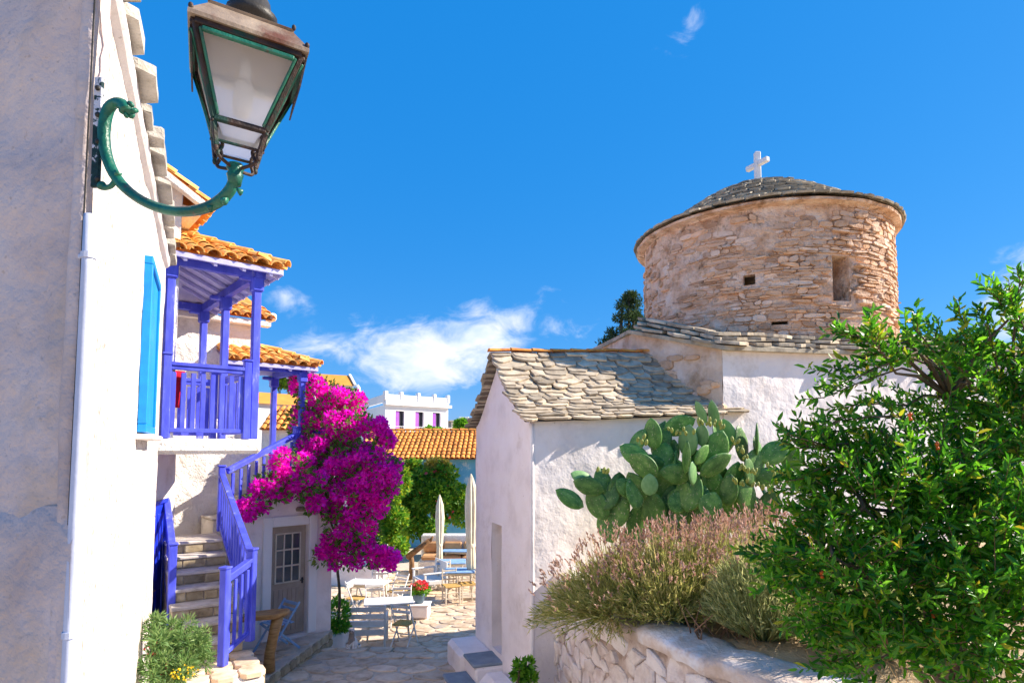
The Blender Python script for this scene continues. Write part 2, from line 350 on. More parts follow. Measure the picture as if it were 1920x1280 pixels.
M['lilac'] = surf('pale_lilac_ceiling_paint', [srgb(168, 164, 222), srgb(196, 194, 236)], 5.0, 0.6, bump=0.15, bscale=30, stretch=(1, 1, 1))
M['lightblue'] = surf('faded_blue_wood', [srgb(110, 150, 196), srgb(150, 182, 214)], 8.0, 0.6, bump=0.2, bscale=40)
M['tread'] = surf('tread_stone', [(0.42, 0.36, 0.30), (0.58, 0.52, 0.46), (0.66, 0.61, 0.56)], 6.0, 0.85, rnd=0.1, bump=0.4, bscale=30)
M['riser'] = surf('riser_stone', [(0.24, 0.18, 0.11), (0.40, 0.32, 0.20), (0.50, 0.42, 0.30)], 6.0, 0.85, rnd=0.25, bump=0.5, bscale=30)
M['flag'] = surf('flagstone', [(0.40, 0.28, 0.18), (0.64, 0.48, 0.33), (0.76, 0.62, 0.46)], 4.0, 0.72, rnd=0.2, bump=0.5, bscale=18, stain=(0.28, 0.27, 0.28), stain_scale=2.0, stain_amt=(0.55, 0.72), spec=0.45)
M['flag_i'] = surf('flagstone_small', [(0.46, 0.33, 0.22), (0.68, 0.51, 0.35), (0.78, 0.63, 0.47)], 4.0, 0.75, rnd=0.2, island=True, bump=0.5, bscale=18, stain=(0.26, 0.27, 0.30), stain_scale=2.0, stain_amt=(0.55, 0.7), spec=0.4)
M['grout'] = surf('paving_joint', [(0.46, 0.37, 0.28), (0.66, 0.56, 0.45)], 5.0, 0.95, bump=0.6, bscale=30)
M['earth'] = surf('dry_earth', [(0.30, 0.21, 0.12), (0.46, 0.34, 0.20), (0.56, 0.44, 0.28)], 3.0, 0.95, bump=0.8, bscale=14, bdist=0.03)
M['bluestep'] = surf('bluish_slab', [(0.16, 0.20, 0.24), (0.26, 0.31, 0.36)], 4.0, 0.7, bump=0.4, bscale=26)
M['wood'] = surf('varnished_wood', [(0.22, 0.10, 0.03), (0.42, 0.22, 0.07), (0.54, 0.31, 0.11)], 5.0, 0.45, bump=0.3, bscale=30, stretch=(1, 1, 6), spec=0.5)
M['wood_old'] = surf('old_brown_wood', [(0.14, 0.07, 0.03), (0.30, 0.16, 0.07)], 6.0, 0.7, bump=0.5, bscale=30)
M['wicker'] = surf('woven_rush', [(0.42, 0.24, 0.06), (0.62, 0.40, 0.13)], 30.0, 0.8, bump=0.7, bscale=60)
M['door_taupe'] = surf('taupe_door_paint', [(0.34, 0.27, 0.21), (0.42, 0.34, 0.27)], 5.0, 0.55, bump=0.15, bscale=30)
M['door_brown'] = surf('brown_plank', [(0.30, 0.22, 0.18), (0.46, 0.36, 0.31)], 5.0, 0.8, bump=0.4, bscale=30)
M['purple'] = surf('purple_shutter', [srgb(150, 78, 176), srgb(172, 98, 196)], 3.0, 0.6, bump=0.1)
M['dark'] = surf('dark_interior', [(0.03, 0.03, 0.035), (0.05, 0.05, 0.055)], 3.0, 0.8, bump=0)
M['green_iron'] = surf('green_iron_paint', [srgb(10, 66, 52), srgb(22, 98, 76), srgb(40, 116, 92)], 9.0, 0.4, bump=0.4, bscale=60, spec=0.55, stain=(0.10, 0.06, 0.04), stain_scale=14, stain_amt=(0.60, 0.70))
M['rust_iron'] = surf('rusting_iron', [srgb(30, 22, 20), srgb(66, 46, 38), srgb(16, 58, 48)], 7.0, 0.6, bump=0.6, bscale=60, spec=0.4, pos=[0.35, 0.52, 0.62])
M['roof_metal'] = surf('weathered_lamp_roof', [srgb(120, 100, 84), srgb(168, 148, 126)], 6.0, 0.55, bump=0.3, bscale=40, stain=srgb(104, 62, 38), stain_scale=5, stain_amt=(0.55, 0.7), spec=0.5)
M['mount'] = surf('flaking_mount', [srgb(18, 40, 40), srgb(30, 60, 62), srgb(205, 205, 214)], 22.0, 0.7, bump=0.8, bscale=60, pos=[0.3, 0.54, 0.58])
M['black_iron'] = surf('black_iron', [(0.02, 0.018, 0.016), (0.05, 0.045, 0.04)], 8.0, 0.5, bump=0.3, bscale=50)
M['pipe'] = surf('painted_pipe', [srgb(176, 182, 204), srgb(198, 202, 220)], 4.0, 0.5, bump=0.15, bscale=30, spec=0.4)
M['canvas'] = surf('cream_canvas', [(0.66, 0.58, 0.42), (0.80, 0.73, 0.58)], 4.0, 0.9, bump=0.3, bscale=30)
M['cushion'] = surf('tan_cushion', [(0.50, 0.26, 0.12), (0.62, 0.34, 0.16)], 4.0, 0.9, bump=0.3, bscale=30)
M['red_cloth'] = surf('red_cloth', [srgb(170, 10, 40), srgb(220, 24, 60)], 5.0, 0.9, bump=0.3, bscale=20)
M['wall_blueshade'] = surf('blue_shade_on_white', [srgb(96, 170, 205), srgb(124, 190, 218)], 2.0, 0.9, bump=0.3, bscale=10, stain=(0.75, 0.78, 0.76), stain_scale=1.0, stain_amt=(0.58, 0.68))  # white wall whose deep blue shade is put into the colour
M['greyhouse'] = surf('grey_stone_house', [(0.24, 0.22, 0.20), (0.36, 0.33, 0.30)], 1.0, 0.9, bump=0.4, bscale=4)
M['cactus'] = surf('cactus_pad', [(0.04, 0.13, 0.022), (0.08, 0.21, 0.035), (0.17, 0.33, 0.065)], 4.0, 0.5, rnd=0.32, stain=(0.30, 0.30, 0.12), stain_scale=6, stain_amt=(0.62, 0.76), bump=0.3, bscale=20, spec=0.45, fine=(19, 0.63, 0.85, (0.46, 0.44, 0.26)))
M['cactus_young_lit'] = surf('young_or_lit_cactus_pad', [(0.12, 0.27, 0.08), (0.20, 0.36, 0.13)], 5.0, 0.45, rnd=0.2, bump=0.15, bscale=20, spec=0.45)
M['fruit'] = surf('prickly_fruit', [(0.14, 0.26, 0.04), (0.26, 0.34, 0.07), (0.50, 0.30, 0.10)], 20.0, 0.5, rnd=0.2, bump=0.2, bscale=40, island=True)
M['bark'] = surf('bark', [(0.10, 0.07, 0.045), (0.20, 0.14, 0.09)], 12.0, 0.9, bump=0.8, bscale=40)
M['twig'] = surf('red_brown_twig', [(0.16, 0.08, 0.045), (0.26, 0.15, 0.09)], 12.0, 0.8, bump=0.4, bscale=40)
M['straw'] = leafmat('dry_straw', [(0.34, 0.22, 0.09), (0.52, 0.36, 0.17), (0.44, 0.26, 0.12)], 0.25, 0.8)
M['shrubleaf'] = leafmat('glossy_leaf', [(0.014, 0.09, 0.005), (0.038, 0.19, 0.008), (0.08, 0.30, 0.012), (0.18, 0.42, 0.018)], 0.46, 0.33, 0.5)
M['shrubyoung'] = leafmat('young_leaf', [(0.10, 0.26, 0.02), (0.26, 0.36, 0.02), (0.42, 0.34, 0.02)], 0.4, 0.4)
M['hedgeleaf'] = leafmat('hedge_leaf', [(0.04, 0.17, 0.012), (0.10, 0.28, 0.02), (0.19, 0.36, 0.025), (0.28, 0.38, 0.03)], 0.42, 0.5)
M['hedgegold'] = leafmat('golden_leaf', [(0.22, 0.26, 0.03), (0.42, 0.34, 0.05), (0.5, 0.36, 0.07)], 0.35, 0.5)
M['darkleaf'] = leafmat('conifer_leaf', [(0.018, 0.045, 0.016), (0.04, 0.08, 0.022), (0.07, 0.11, 0.03)], 0.2, 0.7)
M['potleaf'] = leafmat('bright_leaf', [(0.05, 0.20, 0.012), (0.11, 0.32, 0.02), (0.20, 0.42, 0.03)], 0.4, 0.45)
M['oleander'] = leafmat('grey_green_leaf', [(0.08, 0.17, 0.05), (0.15, 0.27, 0.08), (0.26, 0.36, 0.12)], 0.35, 0.5)
M['bract'] = leafmat('magenta_bract', [srgb(190, 10, 150), srgb(228, 20, 196), srgb(246, 60, 212), srgb(214, 4, 180), srgb(240, 30, 190)], 0.5, 0.6, 0.2)
M['bougleaf'] = leafmat('bougainvillea_leaf', [(0.04, 0.13, 0.015), (0.09, 0.22, 0.03), (0.18, 0.28, 0.04)], 0.35, 0.5)
M['lavleaf'] = leafmat('lavender_leaf', [(0.14, 0.18, 0.04), (0.30, 0.32, 0.08), (0.50, 0.49, 0.16), (0.62, 0.50, 0.24)], 0.42, 0.7, 0.2)
M['lavgrey'] = leafmat('silver_leaf', [(0.16, 0.21, 0.07), (0.34, 0.37, 0.14), (0.54, 0.52, 0.24)], 0.38, 0.7, 0.2)
M['lavspike'] = leafmat('faded_flower_spike', [(0.34, 0.18, 0.13), (0.48, 0.29, 0.20), (0.54, 0.36, 0.31), (0.44, 0.30, 0.17)], 0.2, 0.9, 0.1)
M['redflower'] = leafmat('red_petal', [srgb(200, 30, 30), srgb(235, 70, 60), srgb(240, 110, 120)], 0.3, 0.6)
M['yellowflower'] = leafmat('yellow_petal', [srgb(235, 190, 20), srgb(250, 215, 40)], 0.3, 0.6)
M['orangefruit'] = surf('orange_bud', [srgb(196, 70, 26), srgb(224, 110, 40)], 9.0, 0.4, island=True, rnd=0.2, bump=0.1)
M['terracotta_pot'] = surf('grey_blue_pot', [srgb(86, 110, 128), srgb(110, 134, 150)], 4.0, 0.6, bump=0.2)
m, nt, b, out = nodemat('frosted_lamp_glass')
b.inputs['Base Color'].default_value = (0.93, 0.92, 0.90, 1); b.inputs['Roughness'].default_value = 0.35; b.inputs['Specular IOR Level'].default_value = 0.5
tr = N(nt, 'ShaderNodeBsdfTranslucent'); tr.inputs[0].default_value = (1.0, 0.97, 0.94, 1); tp = N(nt, 'ShaderNodeBsdfTransparent'); tp.inputs[0].default_value = (0.92, 0.93, 0.97, 1)
mx1 = N(nt, 'ShaderNodeMixShader'); mx1.inputs[0].default_value = 0.85; nt.links.new(b.outputs[0], mx1.inputs[1]); nt.links.new(tr.outputs[0], mx1.inputs[2])
mx2 = N(nt, 'ShaderNodeMixShader'); mx2.inputs[0].default_value = 0.34; nt.links.new(mx1.outputs[0], mx2.inputs[1]); nt.links.new(tp.outputs[0], mx2.inputs[2]); nt.links.new(mx2.outputs[0], out.inputs[0])
M['frost'] = m
m, nt, b, out = nodemat('window_glass'); b.inputs['Base Color'].default_value = (0.05, 0.07, 0.08, 1); b.inputs['Roughness'].default_value = 0.06; b.inputs['Specular IOR Level'].default_value = 0.9
M['glass'] = m
m, nt, b, out = nodemat('cat_fur')
t = N(nt, 'ShaderNodeTexCoord'); s3 = N(nt, 'ShaderNodeTexNoise'); s3.inputs['Scale'].default_value = 5.5; nt.links.new(t.outputs['Object'], s3.inputs['Vector'])
c3 = N(nt, 'ShaderNodeValToRGB'); c3.color_ramp.elements[0].position = 0.44; c3.color_ramp.elements[0].color = (0.30, 0.25, 0.21, 1); c3.color_ramp.elements[1].position = 0.48; c3.color_ramp.elements[1].color = (0.74, 0.70, 0.66, 1)
nt.links.new(s3.outputs['Fac'], c3.inputs[0]); nt.links.new(c3.outputs[0], b.inputs['Base Color']); b.inputs['Roughness'].default_value = 0.9
M['fur'] = m

# ------------------------------------------------------------------ foliage and stone generators
def leaves(name, P, D, size, mat, parent, aspect=0.42, fold=0.25, jitter=0.35, up=0.0, local=False, six=False):
    """one mesh of folded leaves: P base points, D growth directions, size array"""
    P = np.asarray(P, float); D = np.asarray(D, float); n = len(P)
    if n == 0: return None
    D = D + RNG.normal(0, jitter, D.shape); D[:, 2] += up
    D /= np.linalg.norm(D, axis=1, keepdims=True) + 1e-9
    Rv = RNG.normal(0, 1, D.shape); S = np.cross(D, Rv); S /= np.linalg.norm(S, axis=1, keepdims=True) + 1e-9
    Nn = np.cross(S, D); L = np.asarray(size, float).reshape(-1, 1) * np.ones((n, 1))
    W = L * aspect
    if six:
        pts = [P, P + D * L * 0.3 - S * W * 0.42 + Nn * W * fold, P + D * L * 0.7 - S * W * 0.36 + Nn * W * fold, P + D * L - Nn * W * 0.25,
               P + D * L * 0.7 + S * W * 0.36 + Nn * W * fold, P + D * L * 0.3 + S * W * 0.42 + Nn * W * fold]
        v = np.stack(pts, 1).reshape(-1, 3); b0 = np.arange(n)[:, None] * 6
        f = np.concatenate([b0 + np.array([[0, 3, 2, 1]]), b0 + np.array([[0, 5, 4, 3]])], 0)
        me = fast_mesh(name, v, f, 4)
    else:
        pts = [P, P + D * L * 0.45 - S * W * 0.5 + Nn * W * fold, P + D * L, P + D * L * 0.45 + S * W * 0.5 + Nn * W * fold]
        v = np.stack(pts, 1).reshape(-1, 3); b0 = np.arange(n)[:, None] * 4
        f = np.concatenate([b0 + np.array([[0, 2, 1]]), b0 + np.array([[0, 3, 2]])], 0)
        me = fast_mesh(name, v, f, 3)
    me.materials.append(mat)
    return link(name, me, parent, local)
def in_blobs(blobs, n, shell=0.5):
    """n points in a set of ellipsoids (c, r), thicker towards their skins; returns points and outward directions"""
    vol = np.array([b[1][0] * b[1][1] * b[1][2] for b in blobs]) ** 0.75; vol /= vol.sum()
    idx = RNG.choice(len(blobs), n, p=vol); d = RNG.normal(0, 1, (n, 3)); d /= np.linalg.norm(d, axis=1, keepdims=True)
    rad = RNG.uniform(shell, 1.0, (n, 1)) ** 0.6
    rad *= RNG.uniform(0.86, 1.1, (n, 1))
    c = np.array([b[0] for b in blobs])[idx]; r = np.array([b[1] for b in blobs])[idx]
    return c + d * r * rad, d
def ribbons(name, P0, P1, bend, width, mat, parent, seg=3):
    """thin curved blades from P0 to P1"""
    n = len(P0); P0 = np.asarray(P0); P1 = np.asarray(P1); D = P1 - P0
    S = np.cross(D, RNG.normal(0, 1, D.shape)); S /= np.linalg.norm(S, axis=1, keepdims=True) + 1e-9
    vs = []
    for k in range(seg + 1):
        t = k / seg; c = P0 + D * t + bend * (t * (1 - t)) ; w = (np.asarray(width).reshape(-1, 1) * (1 - 0.75 * t))
        vs += [c - S * w, c + S * w]
    v = np.stack(vs, 1).reshape(-1, 3); m = 2 * (seg + 1); b0 = np.arange(n)[:, None] * m
    f = np.concatenate([b0 + np.array([[2 * k, 2 * k + 1, 2 * k + 3, 2 * k + 2]]) for k in range(seg)], 0)
    me = fast_mesh(name, v, f, 4); me.materials.append(mat); return link(name, me, parent)
def hexcells(x0, x1, y0, y1, sx, sy, jit):
    """jittered honeycomb: list of 6-corner cells covering a rectangle, corners shared between neighbours"""
    nx = int((x1 - x0) / sx) + 2; ny = int((y1 - y0) / (sy * 0.75)) + 2; cache = {}; cells = []
    def vert(kx, ky):
        key = (round(kx * 4), round(ky * 4))
        if key not in cache:
            cache[key] = (x0 + kx * sx + random.uniform(-jit, jit) * sx, y0 + ky * sy + random.uniform(-jit, jit) * sy)
        return cache[key]
    for j in range(ny):
        for i in range(nx):
            cx = i + (0.5 if j % 2 else 0.0); cy = j * 0.75
            cells.append([vert(cx, cy - 0.5), vert(cx + 0.5, cy - 0.25), vert(cx + 0.5, cy + 0.25), vert(cx, cy + 0.5), vert(cx - 0.5, cy + 0.25), vert(cx - 0.5, cy - 0.25)])
    return cells
def inset(poly, d, rnd=0.0):
    cx = sum(p[0] for p in poly) / len(poly); cy = sum(p[1] for p in poly) / len(poly); o = []
    for p in poly:
        L = math.hypot(p[0] - cx, p[1] - cy) + 1e-6; k = max(0.2, 1 - (d + random.uniform(0, rnd)) / L); o.append((cx + (p[0] - cx) * k, cy + (p[1] - cy) * k))
    return o
def rounded(poly):
    o = []; n = len(poly)
    for i in range(n):
        a, b = poly[i], poly[(i + 1) % n]
        o.append((a[0] * 0.78 + b[0] * 0.22, a[1] * 0.78 + b[1] * 0.22)); o.append((a[0] * 0.22 + b[0] * 0.78, a[1] * 0.22 + b[1] * 0.78))
    return o
def slab(mb, poly, surf3, h0, h1, bev=0.012, tilt=0.0):
    """a stone: outline poly in surface coordinates, from height h0 to h1 above the surface, edges eased"""
    n = len(poly); inn = inset(poly, bev)
    tl = [random.uniform(-tilt, tilt) for _ in range(2)]
    cx = sum(p[0] for p in poly) / n; cy = sum(p[1] for p in poly) / n
    hh = lambda p: h1 + (p[0] - cx) * tl[0] + (p[1] - cy) * tl[1]
    vs = [surf3(p[0], p[1], h0) for p in poly] + [surf3(p[0], p[1], hh(p) - bev * 0.7) for p in poly] + [surf3(p[0], p[1], hh(p)) for p in inn]
    fs = [(i, (i + 1) % n, n + (i + 1) % n, n + i) for i in range(n)] + [(n + i, n + (i + 1) % n, 2 * n + (i + 1) % n, 2 * n + i) for i in range(n)] + [tuple(range(2 * n, 3 * n))]
    return mb.add(vs, fs)
# ================================================================== SETTING
def street_z(y):
    if y <= 0: return -1.6
    if y < 7: return -1.6 - 0.24 * y
    if y < 10.6: return -3.28 - (y - 7) * 0.0225
    if y < 12.9: return -3.361 - (y - 10.6) * 0.3213
    return -4.10
mb = MB(); mb.add([(-3000, -400, -4.35), (3000, -400, -4.35), (3000, 4000, -4.35), (-3000, 4000, -4.35)], [(0, 1, 2, 3)])
tag(mb.build('ground', M['earth']), kind='structure')
ys = [-5 + 0.35 * i for i in range(56)] + [15.5 + 2.0 * i for i in range(18)]; xs = [-9 + 0.5 * i for i in range(37)]
vs = [(x, y, street_z(y) + 0.008 * noise.noise(V((x, y, 0)))) for y in ys for x in xs]; nx = len(xs)
fs = [(j * nx + i, j * nx + i + 1, (j + 1) * nx + i + 1, (j + 1) * nx + i) for j in range(len(ys) - 1) for i in range(nx - 1)]
mb = MB(); mb.add(vs, fs); street = tag(mb.build('street', M['grout'], smooth=True), kind='structure')

# church frame (shared by paving and buildings)
CE = V((0.94, 0.34, 0)).normalized(); CD = V((-CE.y, CE.x, 0)); CN = -CD          # along the long walls, backwards, outwards
CNEAR = V((0.24, 7.79, 0)); WG = 2.43; CFAR = CNEAR + CD * WG

def spx(p):
    c, s = math.cos(PITCH), math.sin(PITCH); dz = c * p[1] + s * p[2]; up = c * p[2] - s * p[1]
    return 960 + F_PX * p[0] / dz, 760 - F_PX * up / dz
S_street = lambda a, b_, h: (a, b_, street_z(b_) + h)
cells = hexcells(-5.2, 1.2, 6.6, 21, 0.50, 0.44, 0.17); cand = []
for c in cells:
    cx = sum(p[0] for p in c) / 6; cy = sum(p[1] for p in c) / 6
    if (V((cx, cy, 0)) - CNEAR).dot(CE) > -0.05 and cy < 11: continue
    q = spx((cx, cy, street_z(cy))); cand.append((0 if (470 < q[0] < 915 and q[1] < 1300) else 1, cy, c))
cand.sort(key=lambda t: (t[0], t[1])); rest = MB()
for i, (_, _, c) in enumerate(cand):
    t = MB() if i < 300 else rest
    slab(t, rounded(inset(c, 0.018, 0.012)), S_street, -0.02, 0.012 + random.uniform(0, 0.012), 0.012, 0.02)
    if i < 300: t.build('flagstone', M['flag'], street)
tag(rest.build('flagstones', M['flag_i'], street), kind='stuff')

# garden soil behind the retaining wall
WP = [V((0.56, 8.0, 0)), V((0.74, 7.0, 0)), V((1.03, 5.93, 0)), V((1.5, 4.95, 0)), V((2.1, 4.09, 0)), V((3.0, 3.1, 0)), V((4.2, 2.0, 0)), V((5.6, 0.7, 0))]
WS = [0.0]
for a, b_ in zip(WP, WP[1:]): WS.append(WS[-1] + (b_ - a).length)
def wpt(s):
    s = min(max(s, 0), WS[-1]); i = max(k for k in range(len(WS) - 1) if WS[k] <= s)
    t = (s - WS[i]) / (WS[i + 1] - WS[i]); p0 = WP[max(i - 1, 0)]; p1 = WP[i]; p2 = WP[i + 1]; p3 = WP[min(i + 2, len(WP) - 1)]
    f = lambda t: 0.5 * ((2 * p1) + (p2 - p0) * t + (2 * p0 - 5 * p1 + 4 * p2 - p3) * t * t + (3 * p1 - p0 - 3 * p2 + p3) * t ** 3)
    d = (f(min(t + 0.02, 1)) - f(max(t - 0.02, 0))).normalized()
    return f(t), V((d.y, -d.x, 0))
WTOP = -1.62
def wtop(s): return WTOP + 0.035 * noise.noise(V((s * 1.7, 3, 0))) + 0.02 * noise.noise(V((s * 6, 1, 0)))
mb = MB(); vs = []; n_s, n_u = 50, 34
for i in range(n_s):
    s = WS[-1] * i / (n_s - 1); p, nn = wpt(s)
    for j in range(n_u):
        k = j / (n_u - 1); x = p.x - nn.x * 0.42 + (15 - p.x) * k ** 1.6; y = p.y - nn.y * 0.42 + (1.8 + 0.55 * p.y) * k ** 1.6
        vs.append((x, y, -1.66 + 0.30 * min(1, k * 5) ** 1.5 * 0.4 + 0.06 * noise.noise(V((x * 1.3, y * 1.3, 5)))))
mb.add(vs, [(i * n_u + j, i * n_u + j + 1, (i + 1) * n_u + j + 1, (i + 1) * n_u + j) for i in range(n_s - 1) for j in range(n_u - 1)])
tag(mb.build('garden_soil', M['earth'], smooth=True), kind='structure')

# ================================================================== RETAINING WALL
rw = thing('stone_wall', 'whitewashed rubble retaining wall below the lavender, curving toward the viewer', 'wall', (1.03, 5.93, -3.2))
mb = MB(); vs = []; K = 70
for i in range(K):
    s = WS[-1] * i / (K - 1); p, nn = wpt(s); zb = street_z(p.y) - 0.25
    for h, z in ((0.0, zb), (0.0, wtop(s) - 0.06), (-0.45, wtop(s) - 0.06), (-0.45, zb)): vs.append((p.x + nn.x * h, p.y + nn.y * h, z))
mb.add(vs, [(4 * i + a, 4 * i + a + 1, 4 * i + 5 + a, 4 * i + 4 + a) for i in range(K - 1) for a in range(3)])
mb.build('core', M['joint'], rw)
def S_wall(s, z, h):
    p, nn = wpt(s); return (p.x + nn.x * h, p.y + nn.y * h, z)
for c in hexcells(-0.1, 6.6, -3.5, -1.75, 0.26, 0.20, 0.29):
    cx = sum(p[0] for p in c) / 6; cz = sum(p[1] for p in c) / 6
    if cx < 0.02 or cz > wtop(cx) - 0.10 or cz < street_z(wpt(cx)[0].y) - 0.1: continue
    c = [(p[0], min(p[1], wtop(cx) - 0.035)) for p in c]
    t = MB(); pl_ = inset(c, 0.0, 0.016); pl_ = [pl_[k_] for k_ in range(6) if random.random() > 0.12 or k_ % 2] ; slab(t, pl_ if random.random() < 0.5 else rounded(pl_), S_wall, -0.05, 0.022 + random.uniform(-0.012, 0.03), 0.022, 0.16); t.build('stone', M['rubble'], rw, smooth=False)
mb = MB(); vs = []; K = 130; prof = ((0.05, -0.10), (0.065, -0.03), (0.04, 0.012), (-0.06, 0.03), (-0.2, 0.035), (-0.34, 0.03), (-0.45, 0.0), (-0.47, -0.1))
for i in range(K):
    s = WS[-1] * i / (K - 1); p, nn = wpt(s)
    for h, z in prof:
        q = V((p.x + nn.x * h, p.y + nn.y * h, wtop(s) + z)); w = noise.noise(q * 5) * 0.022 + noise.noise(q * 13) * 0.010
        vs.append((q.x + nn.x * w, q.y + nn.y * w, q.z + w))
m_ = len(prof)
mb.add(vs, [(m_ * i + a, m_ * i + a + 1, m_ * i + m_ + 1 + a, m_ * i + m_ + a) for i in range(K - 1) for a in range(m_ - 1)])
tag(mb.build('coping', M['coping'], rw, smooth=True), 'uneven mortar coping, white along its outer edge')

# ================================================================== CHAPEL
ch = thing('chapel', 'small whitewashed chapel with slate gable roof, its gable in shade beside the lane', 'building', (CNEAR.x + 1, CNEAR.y + 1.2, -3.3))
LC = 2.98
def gable_top(u):
    x = abs(u - WG / 2) / (WG / 2); return 0.34 + 1.02 * (1 - x) ** 1.22
wall = MB()
wall.wall(CFAR, -CD, WG, -CE, -3.6, gable_top, holes=[(0.86, 1.30, -2.9, -1.10, 0.30)], step=0.10, amp=0.016, seed=3)
wall.wall(CNEAR, CE, LC + 0.3, CN, -3.6, lambda u: 0.36 + 0.045 * u, step=0.12, amp=0.02, seed=5)
wall.wall(CFAR, CE, LC + 0.2, CD, -3.6, 0.36, step=0.3, amp=0.01, seed=8)
wall.build('wall', M['white'], ch, smooth=False)
# rounded corner bead where the two faces meet
mb = MB(); cp = []
for i in range(26):
    z = -3.5 + 3.82 * i / 25; w = 0.012 * noise.noise(V((1, 2, z * 1.7)))
    cp.append(V((CNEAR.x, CNEAR.y, z)) + (CE - CN * -1) * 0.0 + CE * (0.018 + w) - CN * (0.018 + w))
mb.tube(cp, 0.034, 8); mb.build('corner', M['white'], ch, smooth=True)
mb = MB(); o = CFAR - CD * 0.86 + CE * 0.24
mb.cbox(o - CD * 0.22 + V((0, 0, -2.0)), (0.46, 0.03, 1.82), Matrix((-CD, CE, V((0, 0, 1)))).transposed()); dr = mb.build('door', M['door_brown'], ch)
mb = MB(); mb.cbox(CFAR - CD * 1.12 + CE * 0.215 + V((0, 0, -2.0)), (0.03, 0.03, 0.14), None); mb.build('handle', M['black_iron'], dr)
# roof: two slopes with sheets under the slates
def ridge_pt(u): return CNEAR + CD * (WG / 2 + 0.02) + CE * u + V((0, 0, 1.40 + 0.05 * u + 0.012 * noise.noise(V((u * 2, 0, 0)))))
def make_slope(side):
    def S(u, v, h):
        a = ridge_pt(u)
        if side == 0: e_ = CNEAR + CN * 0.10 + CE * u + V((0, 0, 0.335 + 0.048 * u + 0.02 * noise.noise(V((u * 1.8, 4, 0)))))
        else: e_ = CFAR + CD * 0.10 + CE * u + V((0, 0, 0.33 + 0.045 * u))
        p = a.lerp(e_, v); p.z -= 0.11 * math.sin(math.pi * v) * (a.z - e_.z)
        nn = (CN if side == 0 else CD) * 0.62 + V((0, 0, 0.78))
        return p + nn * h + V((0, 0, 0.015 * noise.noise(p * 1.5)))
    return S
roof = None
S0, S1 = make_slope(0), make_slope(1)
rm = MB()
for S in (S0, S1):
    us = [-0.12 + (LC + 0.12) * i / 14 for i in range(15)]; vv = [i / 10 for i in range(11)]
    rm.add([S(u, v, 0.0) for v in vv for u in us], [(j * 15 + i, j * 15 + i + 1, (j + 1) * 15 + i + 1, (j + 1) * 15 + i) for j in range(10) for i in range(14)])
roof = rm.build('roof', M['underlay'], ch)
def slate(mb, S, u0, u1, v0, v1, h=0.0, thick=0.03):
    jv = (v1 - v0) * 0.16; ju = min(0.05, (u1 - u0) * 0.14); r_ = lambda a: random.uniform(-a, a)
    w = u1 - u0
    out = [(u0 + r_(ju * 0.3), v0), (u1 + r_(ju * 0.3), v0), (u1 - abs(r_(ju)) * 0.2, v1 - jv * random.uniform(0.8, 3)), (u1 - w * random.uniform(0.06, 0.2), v1 + r_(jv)), (u0 + w * random.uniform(0.4, 0.6), v1 + jv * 0.4 + r_(jv)),
           (u0 + w * random.uniform(0.06, 0.2), v1 + r_(jv)), (u0 + abs(r_(ju)) * 0.2, v1 - jv * random.uniform(0.8, 3))]
    n = len(out); lift = h + random.uniform(0, 0.012); tw = random.uniform(-0.010, 0.010)
    top = lambda p: lift + 0.012 + 0.042 * (p[1] - v0) / (v1 - v0) + tw * (p[0] - u0) / w
    inn = inset(out, 0.006) if True else out
    vs = [S(p[0], p[1], top(p) - thick) for p in out] + [S(p[0], p[1], top(p) - 0.006) for p in out] + [S(p[0] * 0.97 + (u0 + u1) / 2 * 0.03, p[1] * 0.97 + (v0 + v1) / 2 * 0.03, top(p)) for p in out]
    fs = [tuple(range(n))[::-1]] + [(i, (i + 1) % n, n + (i + 1) % n, n + i) for i in range(n)] + [(n + i, n + (i + 1) % n, 2 * n + (i + 1) % n, 2 * n + i) for i in range(n)] + [tuple(range(2 * n, 3 * n))]
    mb.add(vs, fs)
ROWS = 17
for r_i in range(ROWS):
    v0 = r_i / ROWS; v1 = (r_i + 1) / ROWS + 0.018; umax = 2.52 + (LC - 2.40) * v0
    u = -0.16 + random.uniform(-0.04, 0.04); first = True
    while u < umax:
        w = random.choice((0.20, 0.26, 0.32, 0.40, 0.48)) * random.uniform(0.85, 1.15)
        t = MB(); slate(t, S0, u + 0.008, u + w - 0.008, max(0, v0 - 0.04), v1 + random.uniform(-0.012, 0.012), h=random.uniform(0, 0.012)); t.build('slate', M['slate'], roof); u += w
back = MB()
for r_i in range(ROWS):
    v0 = r_i / ROWS; v1 = (r_i + 1) / ROWS + 0.018; u = -0.16 + random.uniform(-0.03, 0.03)
    while u < 2.3:
        w = random.uniform(0.24, 0.5); slate(back, S1, u + 0.006, u + w - 0.006, max(0, v0 - 0.04), v1); u += w
tag(back.build('slates', M['slate_i'], roof), kind='stuff')
u = -0.17
while u < 2.45:
    L_ = random.uniform(0.26, 0.36); t = MB(); a = ridge_pt(u) + V((0, 0, 0.045)); b_ = ridge_pt(u + L_ + 0.03) + V((0, 0, 0.035 + random.uniform(0, 0.012)))
    ring = []
    for p, rr in ((a, 0.075), (b_, 0.062)):
        for k in range(7):
            th = math.pi * k / 6; ring.append(p + CD * math.cos(th) * rr + V((0, 0, math.sin(th) * rr * 0.62 - 0.015)))
    t.add(ring, [(k, k + 1, 8 + k, 7 + k) for k in range(6)] + [tuple(range(7))]); t.build('ridge_tile', M['tile_old'], roof); u += L_
